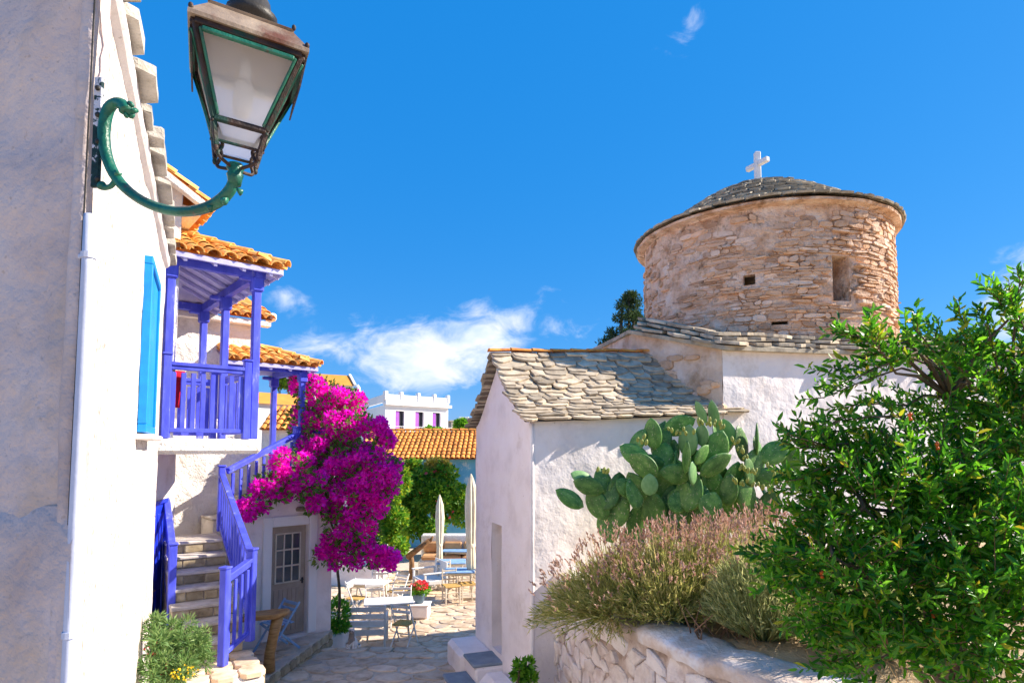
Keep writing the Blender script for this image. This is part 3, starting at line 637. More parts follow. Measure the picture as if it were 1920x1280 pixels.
# whitewashed steps beside the chapel door
st = thing('chapel_steps', 'white plastered steps with bluish slab treads at the chapel door', 'steps', (CFAR.x - 0.2, CFAR.y - 1.0, -3.35))
CM = Matrix((-CD, -CE, V((0, 0, 1)))).transposed()
def cblock(u0, u1, o0, o1, z0, z1, b=0.05):
    t = MB(); c = CFAR - CD * ((u0 + u1) / 2) - CE * ((o0 + o1) / 2) + V((0, 0, (z0 + z1) / 2)); t.cbox(c, (u1 - u0, o1 - o0, z1 - z0), CM, b); return t
cblock(-0.05, 0.80, -0.05, 0.46, -3.7, -2.99, 0.06).build('plinth', M['white'], st)
cblock(0.80, 1.36, -0.05, 0.40, -3.7, -3.02, 0.03).build('riser', M['white'], st)
cblock(0.82, 1.345, -0.04, 0.43, -3.018, -2.975, 0.012).build('tread', M['bluestep'], st)
cblock(0.92, 1.62, 0.40, 0.72, -3.7, -3.235, 0.03).build('riser', M['white'], st)
cblock(0.90, 1.60, 0.402, 0.76, -3.233, -3.19, 0.012).build('tread', M['bluestep'], st)
cblock(1.37, 2.36, -0.05, 0.40, -3.7, -3.04, 0.12).build('plinth', M['white'], st)

# ================================================================== CHURCH WITH DRUM AND DOME
CC = V((4.94, 11.98, 0)); DR = 2.25
cu = thing('church', 'old domed church with round stone drum and white lower wall behind the shrub', 'building', (CC.x, CC.y, -1.6))
A = V((3.03, 8.81, 0)) + CN * 0.02; B = V((1.97, 10.02, 0)); FL = (B - A).normalized(); FLn = V((FL.y, -FL.x, 0)) * -1
if FLn.dot(V((-1, -1, 0))) < 0: FLn = -FLn
FW = (B - A).length; BK = V((1.35, 12.9, 0)); AR = A + CE * 8.6; ARB = AR + CD * 4.6
ztf = lambda u: 1.43 + 0.025 * u
fw = MB(); fw.wall(A, CE, 8.6, CN, -2.2, ztf, step=0.12, amp=0.022, seed=11); fw.build('wall', M['white'], cu)
lf = MB(); lf.wall(A, FL, FW, FLn, -0.2, lambda u: 1.43 + 0.31 * u, step=0.08, amp=0.05, seed=21, freq=2.2)
lf.wall(B, (BK - B).normalized(), (BK - B).length, V((-0.97, -0.2, 0)).normalized(), -4.2, 1.95, step=0.3, amp=0.02, seed=23)
tag(lf.build('gable_wall', M['plaster_pink'], cu), 'bare pinkish stone and plaster end wall above the chapel roof')
bw = MB(); bw.wall(BK, (ARB - BK).normalized(), (ARB - BK).length, CD, -4.2, 1.7, step=0.5, amp=0.02); bw.wall(AR, CD, 4.6, CE, -4.2, 1.64, step=0.5, amp=0.02); bw.build('wall', M['white'], cu)
# corner quoins of rough stone on the end wall
for i in range(16):
    u0 = random.uniform(0.02, 1.45); z0 = random.uniform(0.45, 1.36 + 0.28 * u0); w, h = random.uniform(0.12, 0.3), random.uniform(0.07, 0.16)
    if z0 + h / 2 > 1.38 + 0.31 * u0: continue
    t = MB(); poly = rounded([(u0 - w / 2, z0 - h / 2), (u0 + w / 2 * random.uniform(0.8, 1.1), z0 - h / 2), (u0 + w / 2, z0 + h / 2), (u0 - w / 2 * random.uniform(0.8, 1.1), z0 + h / 2)])
    slab(t, poly, lambda a, b_, hh: tuple(A + FL * a + FLn * (hh + 0.01) + V((0, 0, b_))), -0.05, 0.035, 0.02, 0.15); t.build('stone', M['stone'], cu)
def dbase(y): return 1.74 + (y - 9.9) * 0.275
# low roof around the drum
eave = []
def epts(p, q, za, zb_, n):
    for i in range(n):
        k = i / n; eave.append((p.lerp(q, k).x, p.lerp(q, k).y, za + (zb_ - za) * k))
o1 = A + CN * 0.1 + FLn * 0.08
epts(o1, AR + CN * 0.1 + CE * 0.1, 1.46, 1.68, 30); epts(AR + CN * 0.1 + CE * 0.1, ARB + CE * 0.1, 1.68, 1.72, 10); epts(ARB, BK, 1.72, 1.9, 24); epts(BK, B + FLn * 0.08, 1.9, 1.94, 10); epts(B + FLn * 0.08, o1, 1.94, 1.46, 8)
ri = MB(); n = len(eave); inn = []
for x, y, z in eave:
    d = (V((x, y, 0)) - CC).normalized(); p = CC + d * 2.1; inn.append((p.x, p.y, dbase(p.y) + 0.05))
mid = [((a[0] + b_[0]) / 2, (a[1] + b_[1]) / 2, (a[2] + b_[2]) / 2 + 0.02) for a, b_ in zip(eave, inn)]
low = [(x, y, z - 0.06) for x, y, z in eave]; lin = [(x + (CC.x - x) * 0.08, y + (CC.y - y) * 0.08, z - 0.05) for x, y, z in eave]
ri.add(lin + low + eave + mid + inn, [(k * n + i, k * n + (i + 1) % n, (k + 1) * n + (i + 1) % n, (k + 1) * n + i) for k in range(4) for i in range(n)])
croof = ri.build('low_roof', M['slate_i'], cu)
def S_front(u, v, h):
    p = A + CN * (0.12 - v) + CE * u; return p + V((0, 0, 1.47 + 0.026 * u + 0.33 * v + h + 0.012 * noise.noise(V((u * 2.2, v * 3, 2)))))
def S_left(u, v, h):
    p = A + FLn * (0.10 - v) + FL * u; return p + V((0, 0, 1.47 + 0.31 * u + 0.25 * v + h))
for S, u_lo, u_hi in ((S_front, -0.14, 8.3), (S_left, -0.05, 1.50)):
    for r_i in range(3):
        u = u_lo + random.uniform(0, 0.1)
        while u < u_hi:
            w = min(random.uniform(0.26, 0.62), max(0.12, u_hi + 0.04 - u))
            t = MB(); slate(t, S, u + 0.008, u + w - 0.008, 0.36 - r_i * 0.0 + r_i * 0.02, -0.02 + r_i * 0.085 + random.uniform(-0.02, 0.02), h=0.055 * r_i, thick=0.045); t.build('slate', M['slate'], croof); u += w
# drum
def theta_px(px):
    k = (px - 960) / F_PX; dx, dy = k, 1.0; a = dx * dx + dy * dy; b_ = -2 * (dx * CC.x + dy * CC.y); c = CC.x ** 2 + CC.y ** 2 - DR * DR
    t = (-b_ - math.sqrt(b_ * b_ - 4 * a * c)) / (2 * a); return math.atan2(dy * t - CC.y, dx * t - CC.x) % (2 * math.pi), t
HOLES = []
for x0, x1, y0, y1, dep in ((1571, 1603, 472, 560, 0.42), (1401, 1424, 511, 531, 0.16), (1452, 1484, 600, 607, 0.10)):
    t0, ya = theta_px(x0); t1, yb = theta_px(x1); HOLES.append((t0, t1, (840 - y1) / F_PX * ya, (840 - y0) / F_PX * ya, dep))
tmp = MB(); TH0 = R(75)
tmp.wall((0, 0), (1, 0, 0), 2 * math.pi * DR, (0, -1, 0), 1.3, 4.02, holes=[((h[0] - TH0) * DR, (h[1] - TH0) * DR, h[2], h[3], h[4]) for h in HOLES], step=0.10, amp=0.035, seed=31, freq=2.0)
def bend(p): th = TH0 + p[0] / DR; r_ = DR - p[1]; return (CC.x + r_ * math.cos(th), CC.y + r_ * math.sin(th), p[2])
tmp.v = [bend(p) for p in tmp.v]; drum = tmp.build('drum', M['mortar'], cu)
mb = MB(); mb.lathe([(DR - 0.5, 1.3), (DR - 0.5, 4.0)], CC, 40); mb.build('drum_core', M['plaster_pink'], drum)
S_drum = lambda t, z, h: (CC.x + (DR + h) * math.cos(t), CC.y + (DR + h) * math.sin(t), z)
vth = math.atan2(-CC.y, -CC.x) % (2 * math.pi); stones = []; z = 1.40
while z < 3.98:
    hgt = random.choice((0.03, 0.035, 0.045, 0.05, 0.06, 0.075, 0.10)) * random.uniform(0.85, 1.15); t = random.uniform(0, 0.1)
    if z + hgt > 3.99: hgt = 3.99 - z
    if hgt < 0.012: break
    while t < 2 * math.pi:
        w = random.uniform(0.07, 0.36) / DR; stones.append((t, min(t + w, 2 * math.pi + 0.02), z, z + hgt)); t += w
    z += hgt
items = []
for (t0, t1, z0, z1) in stones:
    if any(t1 > h[0] - 0.006 and t0 < h[1] + 0.006 and z1 > h[2] - 0.01 and z0 < h[3] + 0.01 for h in HOLES): continue
    tm = (t0 + t1) / 2; off = ((tm - vth + math.pi) % (2 * math.pi)) - math.pi; zc = (z0 + z1) / 2
    # the left and upper part keeps more of its lime render, so fewer stones stand proud there
    cover = noise.noise(V((tm * 2.2, zc * 1.3, 7))) + 0.5 * (zc - 2.6) - 0.75 * off
    if cover > 0.5 and random.random() < 0.55: continue
    pr = 0.012 + random.uniform(0, 0.034) - (0.012 if cover > 0.1 else -0.008); pr += 0.04 * (random.random() < 0.05)
    if random.random() < (0.05 if cover > 0.1 else 0.10): continue
    vis = (z1 - z0) * (t1 - t0) * max(0, math.cos(off)) * (1 if abs(off) < 1.5 and zc > dbase(S_drum(tm, 0, 0)[1]) - 0.05 else 0)
    items.append((vis, t0, t1, z0, z1, pr))
items.sort(reverse=True); rest = MB()
for i, (vis, t0, t1, z0, z1, pr) in enumerate(items):
    jt = lambda: random.uniform(-0.24, 0.20); dz = z1 - z0; dt = t1 - t0; dr_ = random.uniform(-0.22, 0.22) * dz
    poly = rounded([(t0 + 0.006 / DR, z0 + 0.004 + jt() * dz - dr_), (t1 - 0.006 / DR, z0 + 0.004 + jt() * dz + dr_), (t1 - 0.006 / DR + jt() * dt * 0.4, z1 - 0.004 + jt() * dz + dr_), (t0 + 0.006 / DR + jt() * dt * 0.4, z1 - 0.004 + jt() * dz - dr_)])
    t = MB() if i < 300 else rest; n = len(poly); cx = (t0 + t1) / 2; cz = (z0 + z1) / 2
    tl = (random.uniform(-0.03, 0.03), random.uniform(-0.12, 0.12))
    hh = lambda p: pr + (p[0] - cx) * tl[0] * DR + (p[1] - cz) * tl[1]
    vs = [S_drum(p[0], p[1], -0.06) for p in poly] + [S_drum(p[0], p[1], hh(p) - 0.008) for p in poly] + [S_drum(cx + (p[0] - cx) * 0.93, cz + (p[1] - cz) * 0.84, hh(p) + random.uniform(-0.004, 0.006)) for p in poly]
    fs = [(k, (k + 1) % n, n + (k + 1) % n, n + k) for k in range(n)] + [(n + k, n + (k + 1) % n, 2 * n + (k + 1) % n, 2 * n + k) for k in range(n)] + [tuple(range(2 * n, 3 * n))]
    t.add(vs, fs)
    if i < 300: t.build('stone', M['stone'], drum)
tag(rest.build('small_stones', M['stone_i'], drum), kind='stuff')
# rim and dome
prof = [(2.26, 3.965), (2.40, 3.99), (2.41, 4.03), (2.30, 4.09)]
def rimmod(t, i, z_): return 1 + 0.010 * noise.noise(V((math.cos(t) * 6, math.sin(t) * 6, i * 0.8))) + 0.004 * noise.noise(V((math.cos(t) * 25, math.sin(t) * 25, i)))
mb = MB(); mb.lathe(prof, CC, 120, rimmod, cap=False); mb.build('eaves_slab', M['mortar'], cu)
DP = [(2.44, 4.05), (2.1, 4.20), (1.75, 4.42), (1.35, 4.70), (0.95, 4.94), (0.55, 5.11), (0.22, 5.19), (0.01, 5.21)]
mb = MB(); mb.lathe(DP, CC, 64, cap=False); dome = mb.build('dome', M['slate_i'], cu)
DS = [0.0]
for a, b_ in zip(DP, DP[1:]): DS.append(DS[-1] + math.hypot(b_[0] - a[0], b_[1] - a[1]))
def dprof(s):
    s = min(max(s, 0), DS[-1] - 1e-6); i = max(k for k in range(len(DS) - 1) if DS[k] <= s); k = (s - DS[i]) / (DS[i + 1] - DS[i])
    a, b_ = DP[i], DP[i + 1]; L_ = DS[i + 1] - DS[i]
    return a[0] + (b_[0] - a[0]) * k, a[1] + (b_[1] - a[1]) * k, (b_[1] - a[1]) / L_, -(b_[0] - a[0]) / L_
def S_dome(t, v, h):
    r_, z_, nr, nz_ = dprof(2.6 - v); return (CC.x + (r_ + nr * h) * math.cos(t), CC.y + (r_ + nr * h) * math.sin(t), z_ + nz_ * h)
mb = MB(); rows = 19; s = 2.62
for i in range(rows):
    s0 = -0.03 + 2.62 * i / rows; r_ = dprof(s0)[0]; t = random.uniform(0, 0.2)
    if r_ < 0.15: break
    while t < 2 * math.pi:
        w = random.uniform(0.16, 0.42); slate(mb, lambda a, b_, h, r_=r_: S_dome(a / r_, b_, h), t * r_, t * r_ + w - 0.012, 2.6 - s0 - 0.20, 2.6 - s0 + random.uniform(-0.015, 0.015), h=0.004, thick=0.032); t += w / r_
tag(mb.build('dome_slates', M['slate_i'], dome), kind='stuff')
mb = MB(); ax = V((0.42, -0.3, 0)).normalized()
ca = V((0.42, -0.90, 0)).normalized(); cz = V((CC.x, CC.y, 0))
mb.beam(cz + V((0, 0, 5.15)), cz + V((0, 0, 5.95)), 0.11, 0.11, b=0.012); mb.beam(cz + V((0, 0, 5.70)) - ca * 0.27, cz + V((0, 0, 5.70)) - ca * 0.057, 0.10, 0.10, b=0.012); mb.beam(cz + V((0, 0, 5.70)) + ca * 0.27, cz + V((0, 0, 5.70)) + ca * 0.057, 0.10, 0.10, b=0.012)
mb.build('cross', M['white_clean'], cu)
# ================================================================== NEAR HOUSE ON THE LEFT
nh = thing('limewashed_house', 'near whitewashed house filling the left edge, with azure shutter and stone eaves', 'building', (-2.7, 4.5, -3.0))
C0 = V((-1.73, 2.46, 0)); C1 = V((-3.80, 6.60, 0)); HD = (C1 - C0).normalized(); HL = (C1 - C0).length; HN = V((HD.y, -HD.x, 0))
SDn = V((-0.30, -0.954, 0)).normalized(); SDd = V((SDn.y, -SDn.x, 0)); SDd = SDd if SDd.x < 0 else -SDd
mb = MB(); mb.wall(C0, HD, HL, HN, -3.6, 2.05, step=0.11, amp=0.016, seed=41)
mb.wall(C1, V((-0.885, -0.465, 0)), 3.0, V((-0.465, 0.885, 0)), -3.6, 2.05, step=0.4, amp=0.01)
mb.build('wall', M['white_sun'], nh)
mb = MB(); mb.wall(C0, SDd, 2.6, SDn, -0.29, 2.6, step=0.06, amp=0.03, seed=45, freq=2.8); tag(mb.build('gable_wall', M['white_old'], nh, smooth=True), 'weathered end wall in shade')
mb = MB(); vs = []; K = 40; prof = ((0.0, -0.24), (0.016, -0.275), (0.034, -0.315), (0.042, -0.38), (0.03, -0.8), (0.028, -1.4), (0.03, -3.4))
for i in range(K):
    q = C0 + SDd * (-0.03 + 2.6 * i / (K - 1))
    for h, z in prof:
        p = q + SDn * h + V((0, 0, z)); w = 0.016 * noise.noise(p * 4) + 0.006 * noise.noise(p * 14); vs.append(p + SDn * w + V((0, 0, w * (1.5 if z > -0.35 else 0))))
m_ = len(prof); mb.add(vs, [(m_ * i + a, m_ * i + a + 1, m_ * i + m_ + 1 + a, m_ * i + m_ + a) for i in range(K - 1) for a in range(m_ - 1)])
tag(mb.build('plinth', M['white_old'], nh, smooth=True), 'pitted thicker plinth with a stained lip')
mb = MB(); cp = []; rad = []
for i in range(40):
    z = -3.3 + 5.5 * i / 39; w = noise.noise(V((4, 2, z * 2.3)));  cp.append(C0 + SDd * 0.05 - HN * 0.012 + SDn * (-0.03 + 0.006 * w) + V((0, 0, z))); rad.append(0.052 + 0.006 * w)
mb.tube(cp, rad, 12); mb.build('rounded_corner', M['white_old'], nh, smooth=True)
pp = C0 + HN * 0.022 + SDn * 0.030
mb = MB(); mb.tube([pp + V((0.003 * noise.noise(V((0, 0, z))), 0, z)) for z in [-3.3 + 0.25 * i for i in range(18)]], 0.023, 12); pipe = mb.build('drainpipe', M['pipe'], nh, smooth=True)
for z in (0.78, -0.72):
    mb = MB(); mb.tube([pp + V((0, 0, z - 0.012)), pp + V((0, 0, z + 0.012))], 0.028, 12); mb.cbox(pp + SDd * 0.035 + V((0, 0, z)), (0.03, 0.02, 0.022)); mb.build('clamp', M['pipe'], pipe)
mb = MB(); mb.tube([pp + SDd * (0.031 + 0.003 * noise.noise(V((9, 0, z * 3)))) + SDn * 0.004 + V((0, 0, z)) for z in [-3.3 + 0.12 * i for i in range(46)]], 0.0035, 6); mb.build('cable', M['black_iron'], nh)
# eaves: white cornice strip and rough stone slabs
mb = MB(); K = 60; vs = []
for i in range(K):
    q = C0 + HD * (HL * i / (K - 1))
    for h, z in ((-0.02, 1.95), (0.03, 1.98), (0.045, 2.0), (0.045, 2.055), (-0.05, 2.06)):
        p = q + HN * h + V((0, 0, z)); w = 0.006 * noise.noise(p * 4); vs.append(p + HN * w)
mb.add(vs, [(5 * i + a, 5 * i + a + 1, 5 * i + 6 + a, 5 * i + 5 + a) for i in range(K - 1) for a in range(4)]); mb.build('cornice', M['white'], nh)
M['eavestone'] = surf('eaves_stone', [(0.32, 0.29, 0.25), (0.48, 0.44, 0.38), (0.56, 0.52, 0.46)], 6.0, 0.9, rnd=0.15, bump=0.9, bscale=24, bdist=0.02, stain=(0.42, 0.34, 0.18), stain_scale=3.5, stain_amt=(0.6, 0.76))
s = -0.05
while s < HL + 0.05:
    L_ = random.uniform(0.22, 0.62); o_ = random.uniform(0.085, 0.15); t = MB()
    poly = rounded([(s + 0.01, -0.25), (s + L_ - 0.01, -0.25), (s + L_ - random.uniform(0.01, 0.05), o_ * random.uniform(0.9, 1.05)), (s + L_ * 0.5, o_ * random.uniform(0.96, 1.1)), (s + random.uniform(0.01, 0.05), o_ * random.uniform(0.9, 1.05))])
    base = 2.065 + random.uniform(0, 0.04)
    slab(t, poly, lambda a, b_, h: tuple(C0 + HD * a + HN * b_ + V((0, 0, base + h + 0.01 * noise.noise(V((a * 5, b_ * 5, h * 9)))))), 0.0, random.uniform(0.05, 0.12), 0.02, 0.12)
    t.add([tuple(C0 + HD * a + HN * b_ + V((0, 0, base))) for a, b_ in poly], [tuple(range(len(poly)))])
    t.build('eaves_slab', M['eavestone'], nh); s += L_
mb = MB(); mb.wall(C0 - HN * 0.3, HD, HL, HN, 2.1, 2.5, step=0.5, amp=0.0); mb.build('parapet', M['white'], nh)
# azure shutter
SHM = Matrix((HD, -HN, V((0, 0, 1)))).transposed()
s0, s1, z0, z1 = 0.49 * HL, 0.69 * HL, 0.12, 1.44; sh = MB()
for a, b_, c, d in ((s0, s1, z1 - 0.06, z1), (s0, s1, z0, z0 + 0.06), (s0, s0 + 0.055, z0 + 0.062, z1 - 0.062), (s1 - 0.055, s1, z0 + 0.062, z1 - 0.062)):
    sh.cbox(C0 + HD * ((a + b_) / 2) + HN * 0.03 + V((0, 0, (c + d) / 2)), (b_ - a, 0.06, d - c), SHM, 0.005)
shut = sh.build('shutter', M['azure'], nh); nb = 7
for i in range(nb):
    a = s0 + 0.057 + (s1 - s0 - 0.114) * (i + 0.5) / nb; t = MB(); t.cbox(C0 + HD * a + HN * 0.026 + V((0, 0, (z0 + z1) / 2)), ((s1 - s0 - 0.114) / nb - 0.004, 0.03, z1 - z0 - 0.126), SHM, 0.004); t.build('board', M['azure'], shut)
mb = MB(); mb.cbox(C0 + HD * ((s0 + s1) / 2) + HN * 0.05 + V((0, 0, 0.085)), (s1 - s0 + 0.14, 0.13, 0.04), SHM, 0.01); mb.build('sill', M['white'], nh)

# ================================================================== TILES, RAILINGS, PORCHES
def tile_mesh(L, w, mat, name='roof_tile'):
    t = MB(); n = 6; vs = []
    for y, ww, dz in ((0.0, w, 0.014), (L, w * 0.8, 0.0)):
        for rr in (1.0, 0.84):
            for k in range(n + 1):
                th = math.pi * k / n; vs.append((math.cos(th) * ww / 2 * rr, y, math.sin(th) * ww * 0.40 * rr + dz))
    m_ = n + 1
    for k in range(n):
        t.f += [(k, k + 1, 2 * m_ + k + 1, 2 * m_ + k), (m_ + k + 1, m_ + k, 3 * m_ + k, 3 * m_ + k + 1), (k + 1, k, m_ + k, m_ + k + 1)]
    t.v = vs; me = t.mesh(name, mat); return me
TILE = tile_mesh(0.40, 0.185, M['tile']); TILE_OLD = tile_mesh(0.42, 0.20, M['tile_old']); TILE_BIG = tile_mesh(0.5, 0.26, M['tile_old'])
def tile_field(part, me, O, ax, up, width, lenfn, colw=0.2, expo=0.30, lift=0.01, name='tile'):
    ax = V(ax); up = V(up); nrm = ax.cross(up).normalized()
    if nrm.z < 0: nrm = -nrm
    n = max(1, int(round(width / colw))); cnt = 0
    for i in range(n):
        s = (i + 0.5) * width / n; Lc = lenfn(s); k = 0
        while k * expo < Lc - 0.10:
            p = V(O) + ax * (s + random.uniform(-0.006, 0.006)) + up * (k * expo - 0.05 + random.uniform(-0.012, 0.012)) + nrm * (lift + random.uniform(0, 0.008))
            a = random.uniform(-0.035, 0.035); x = (ax * math.cos(a) + up * math.sin(a)); y = (up * math.cos(a) - ax * math.sin(a)); y = (y + nrm * -0.03).normalized(); z = x.cross(y)
            if z.z < 0: x = -x; z = x.cross(y)
            piece(name, me, part, frame(x, y, z, p)); cnt += 1; k += 1
    return cnt
def railing(parent, name, p0, p1, h, nb, drop=0.0, newel=(True, True), bw=0.055, gap=0.08, mat=None, cap=True):
    """top rail from p0 to p1 (points at rail height), balusters hanging h below"""
    mat = mat or M['blue']; p0 = V(p0); p1 = V(p1); d = p1 - p0; hd = V((d.x, d.y, 0)).normalized(); Z = V((0, 0, 1))
    t = MB(); t.beam(p0 - Z * 0.02, p1 - Z * 0.02, 0.085, 0.045); t.beam(p0 - Z * 0.065, p1 - Z * 0.065, 0.05, 0.05)
    r_ = t.build(name, mat, parent); t = MB(); t.beam(p0 - Z * (h - gap), p1 - Z * (h - gap), 0.05, 0.05); t.build('base_rail', mat, r_); yn = V((-hd.y, hd.x, 0)); BM = Matrix((hd, yn, Z)).transposed()
    for i in range(nb):
        k = (i + 0.7) / (nb + 0.4); q = p0 + d * k; b_ = MB(); b_.cbox(q - Z * ((h - gap + 0.11) / 2), (bw, 0.028, h - gap - 0.13), BM, 0.004); b_.build('baluster', mat, r_)
    for on, p in zip(newel, (p0, p1)):
        if on:
            b_ = MB(); hh = h + 0.10 + drop; b_.cbox(p + Z * (0.08 - hh / 2), (0.09, 0.09, hh), BM, 0.008)
            if cap: b_.cbox(p + Z * 0.095, (0.115, 0.115, 0.028), BM, 0.008)
            b_.build('newel_post', mat, r_)
    return r_
def porch_roof(owner, K, u, v, wu, dv, ze, pitch, posts, beam_z, floor_z, tile_me, expo=0.28):
    """tiled hip roof of a porch: eave corner K, running wu along -u to the house and dv along v, on posts"""
    Z = V((0, 0, 1)); K = V((K[0], K[1], ze)); Lf = K - u * wu; Kb = K + v * dv; Lb = Lf + v * dv; run = min(wu, dv / 2)
    R1 = K - u * run + v * run + Z * run * pitch; R2 = Kb - u * run - v * run + Z * run * pitch; R1w = Lf + v * run + Z * run * pitch; R2w = Lb - v * run + Z * run * pitch
    t = MB(); t.add([K, Lf, R1w, R1, Kb, Lb, R2w, R2], [(0, 1, 2, 3), (0, 3, 7, 4), (4, 7, 6, 5), (3, 2, 6, 7)])
    dz = V((0, 0, 0.05)); part = t.build('porch_roof', M['tile'], owner)
    cl = math.sqrt(1 + pitch * pitch)
    up_f = (v + Z * pitch).normalized(); up_r = (-u + Z * pitch).normalized()
    tile_field(part, tile_me, Lf + Z * 0.012, u, up_f, wu, lambda s: min(run, wu - s) * cl, expo=expo)
    tile_field(part, tile_me, K + Z * 0.012, v, up_r, dv, lambda s: min(run, s, dv - s) * cl, expo=expo)
    hd = (R1 - K); L_ = hd.length; x = hd.normalized(); yv = V((-x.y, x.x, 0)).normalized(); zz = x.cross(yv); zz = zz if zz.z > 0 else -zz
    k = 0.0
    while k < L_ - 0.1:
        piece('hip_tile', tile_me, part, frame(yv if yv.cross(x).dot(zz) > 0 else -yv, (x - zz * 0.03).normalized(), zz, K + x * (k - 0.04) + zz * 0.065)); k += 0.27
    # painted ceiling under the slopes, rafters, fascia
    c = MB(); c.add([p - dz for p in (K, Lf, R1w, R1, Kb, Lb, R2w, R2)], [(0, 1, 2, 3), (0, 3, 7, 4), (4, 7, 6, 5), (3, 2, 6, 7)]); cei = c.build('ceiling', M['lilac'], owner)
    for i in range(int(wu / 0.34)):
        s = 0.15 + i * 0.34; ln = min(run, s if s < run else run); q = K - u * s; b_ = MB(); b_.beam(q - Z * 0.085, q + v * ln + Z * (ln * pitch - 0.085), 0.045, 0.055); b_.build('rafter', M['lilac'], cei)
    for i in range(int(dv / 0.36)):
        s = 0.15 + i * 0.36; ln = min(run, s, dv - s)
        if ln < 0.1: continue
        q = K + v * s; b_ = MB(); b_.beam(q - Z * 0.085, q - u * ln + Z * (ln * pitch - 0.085), 0.045, 0.055); b_.build('rafter', M['lilac'], cei)
    b_ = MB(); b_.beam(Lf - Z * 0.04, K - Z * 0.04, 0.03, 0.07); b_.beam(K - Z * 0.04 + v * 0.02, Kb - Z * 0.04, 0.03, 0.07); b_.build('fascia', M['lilac'], owner)
    PM = Matrix((u, v, Z)).transposed()
    for p, fz in posts:
        q = V((p[0], p[1], 0)); b_ = MB(); b_.cbox(q + Z * ((beam_z + fz) / 2), (0.10, 0.10, beam_z - fz), PM, 0.012); pst = b_.build('post', M['blue'], owner)
        b_ = MB(); b_.cbox(q + Z * (beam_z - 0.10), (0.15, 0.15, 0.2), PM, 0.02); b_.cbox(q + Z * (beam_z - 0.03) - u * 0.14, (0.16, 0.10, 0.06), PM, 0.015); b_.cbox(q + Z * (beam_z - 0.03) + v * 0.14, (0.10, 0.16, 0.06), PM, 0.015); b_.build('capital', M['blue'], pst)
    return part

# ================================================================== HOUSE WITH BLUE BALCONY
Z3 = V((0, 0, 1)); HU = V((0.76, 0.65, 0)); HV = V((-0.65, 0.76, 0))
hb = thing('balcony_house', 'white house with violet blue balcony and orange tiled porch roof', 'building', (-4.8, 9.0, -3.0))
P1 = V((-3.38, 8.0, 0)); P2 = P1 + HV * 1.40; P3 = P1 + HV * 2.62; P0 = P1 - HU * 1.05
HM = Matrix((HU, HV, Z3)).transposed()
Bc = V((-4.10, 7.42, 0)) + HV * -0.02
gz = lambda u: 3.18 + 0.62 * u
body = MB(); body.wall(Bc, -HU, 3.4, -HV, -0.06, lambda u: 3.2 + 0.60 * min(u, 1.7) - 0.6 * max(0, u - 1.7), step=0.12, amp=0.02, seed=51)
body.wall(Bc, HV, 5.0, HU, -0.06, 3.2, step=0.2, amp=0.02, seed=53)
body.build('wall', M['white_rough'], hb)
# verge and tiles of the main roof
mr_ = MB(); eo = Bc + HU * 0.34 - HV * 0.14 + Z3 * 3.02; upv = (-HU + Z3 * 0.60).normalized()
mr_.add([eo, eo + HV * 5.2, eo + HV * 5.2 + upv * 2.4, eo + upv * 2.4], [(0, 1, 2, 3)]); mroof = mr_.build('main_roof', M['tile_old'], hb)
tile_field(mroof, TILE, eo + Z3 * 0.02, HV, upv, 5.2, lambda s: 1.3 if s < 1.3 else 0.5, colw=0.22)
mr_ = MB(); mr_.beam(eo - HU * 0.06 - Z3 * 0.05, eo - HU * 0.06 - Z3 * 0.05 + upv * 1.4, 0.10, 0.08); mr_.beam(Bc + HU * 0.12 + Z3 * 2.98 + HV * 0.04, Bc + HU * 0.12 + Z3 * 2.98 + HV * 4.8, 0.22, 0.10); mr_.build('cornice', M['white_rough'], hb)
# balcony slab
sl = MB(); c = P1 - HU * 0.56 + HV * 1.30
n_u, n_v = 14, 3; vs = []
sl.cbox(c + Z3 * 0.025, (1.30, 2.80, 0.19), HM, 0.045); sl.build('balcony_slab', M['white_rough'], hb)
porch_roof(hb, P1 + HU * 0.26 - HV * 0.22, HU, HV, 1.54, 3.3, 2.36, 0.46, [(P1, 0.12), (P2, 0.12), (P3, 0.12), (P0 + HU * 0.03, 0.12)], 2.26, 0.12, TILE)
bm = MB(); bm.beam(P0 + Z3 * 2.30, P1 + HU * 0.1 + Z3 * 2.30, 0.09, 0.13); bm.beam(P1 - HV * 0.1 + Z3 * 2.302, P3 + HV * 0.1 + Z3 * 2.302, 0.09, 0.13); bm.beam(P3 - HU * 1.05 + Z3 * 2.30, P3 + Z3 * 2.30, 0.085, 0.12); bm.build('beam', M['blue'], hb)
RT = 1.04
railing(hb, 'balcony_railing', P0 + HU * 0.02 - HV * 0.03 + Z3 * RT, P1 - HU * 0.10 - HV * 0.03 + Z3 * RT, 0.90, 8)
railing(hb, 'balcony_railing', P1 + HV * 0.10 + Z3 * RT, P2 - HV * 0.08 + Z3 * RT, 0.90, 9, newel=(False, False))
railing(hb, 'balcony_railing', P2 + HV * 0.1 - HU * 1.0 + Z3 * (RT - 0.03), P2 + HV * 0.1 - HU * 0.1 + Z3 * (RT - 0.03), 0.88, 7, newel=(True, True))
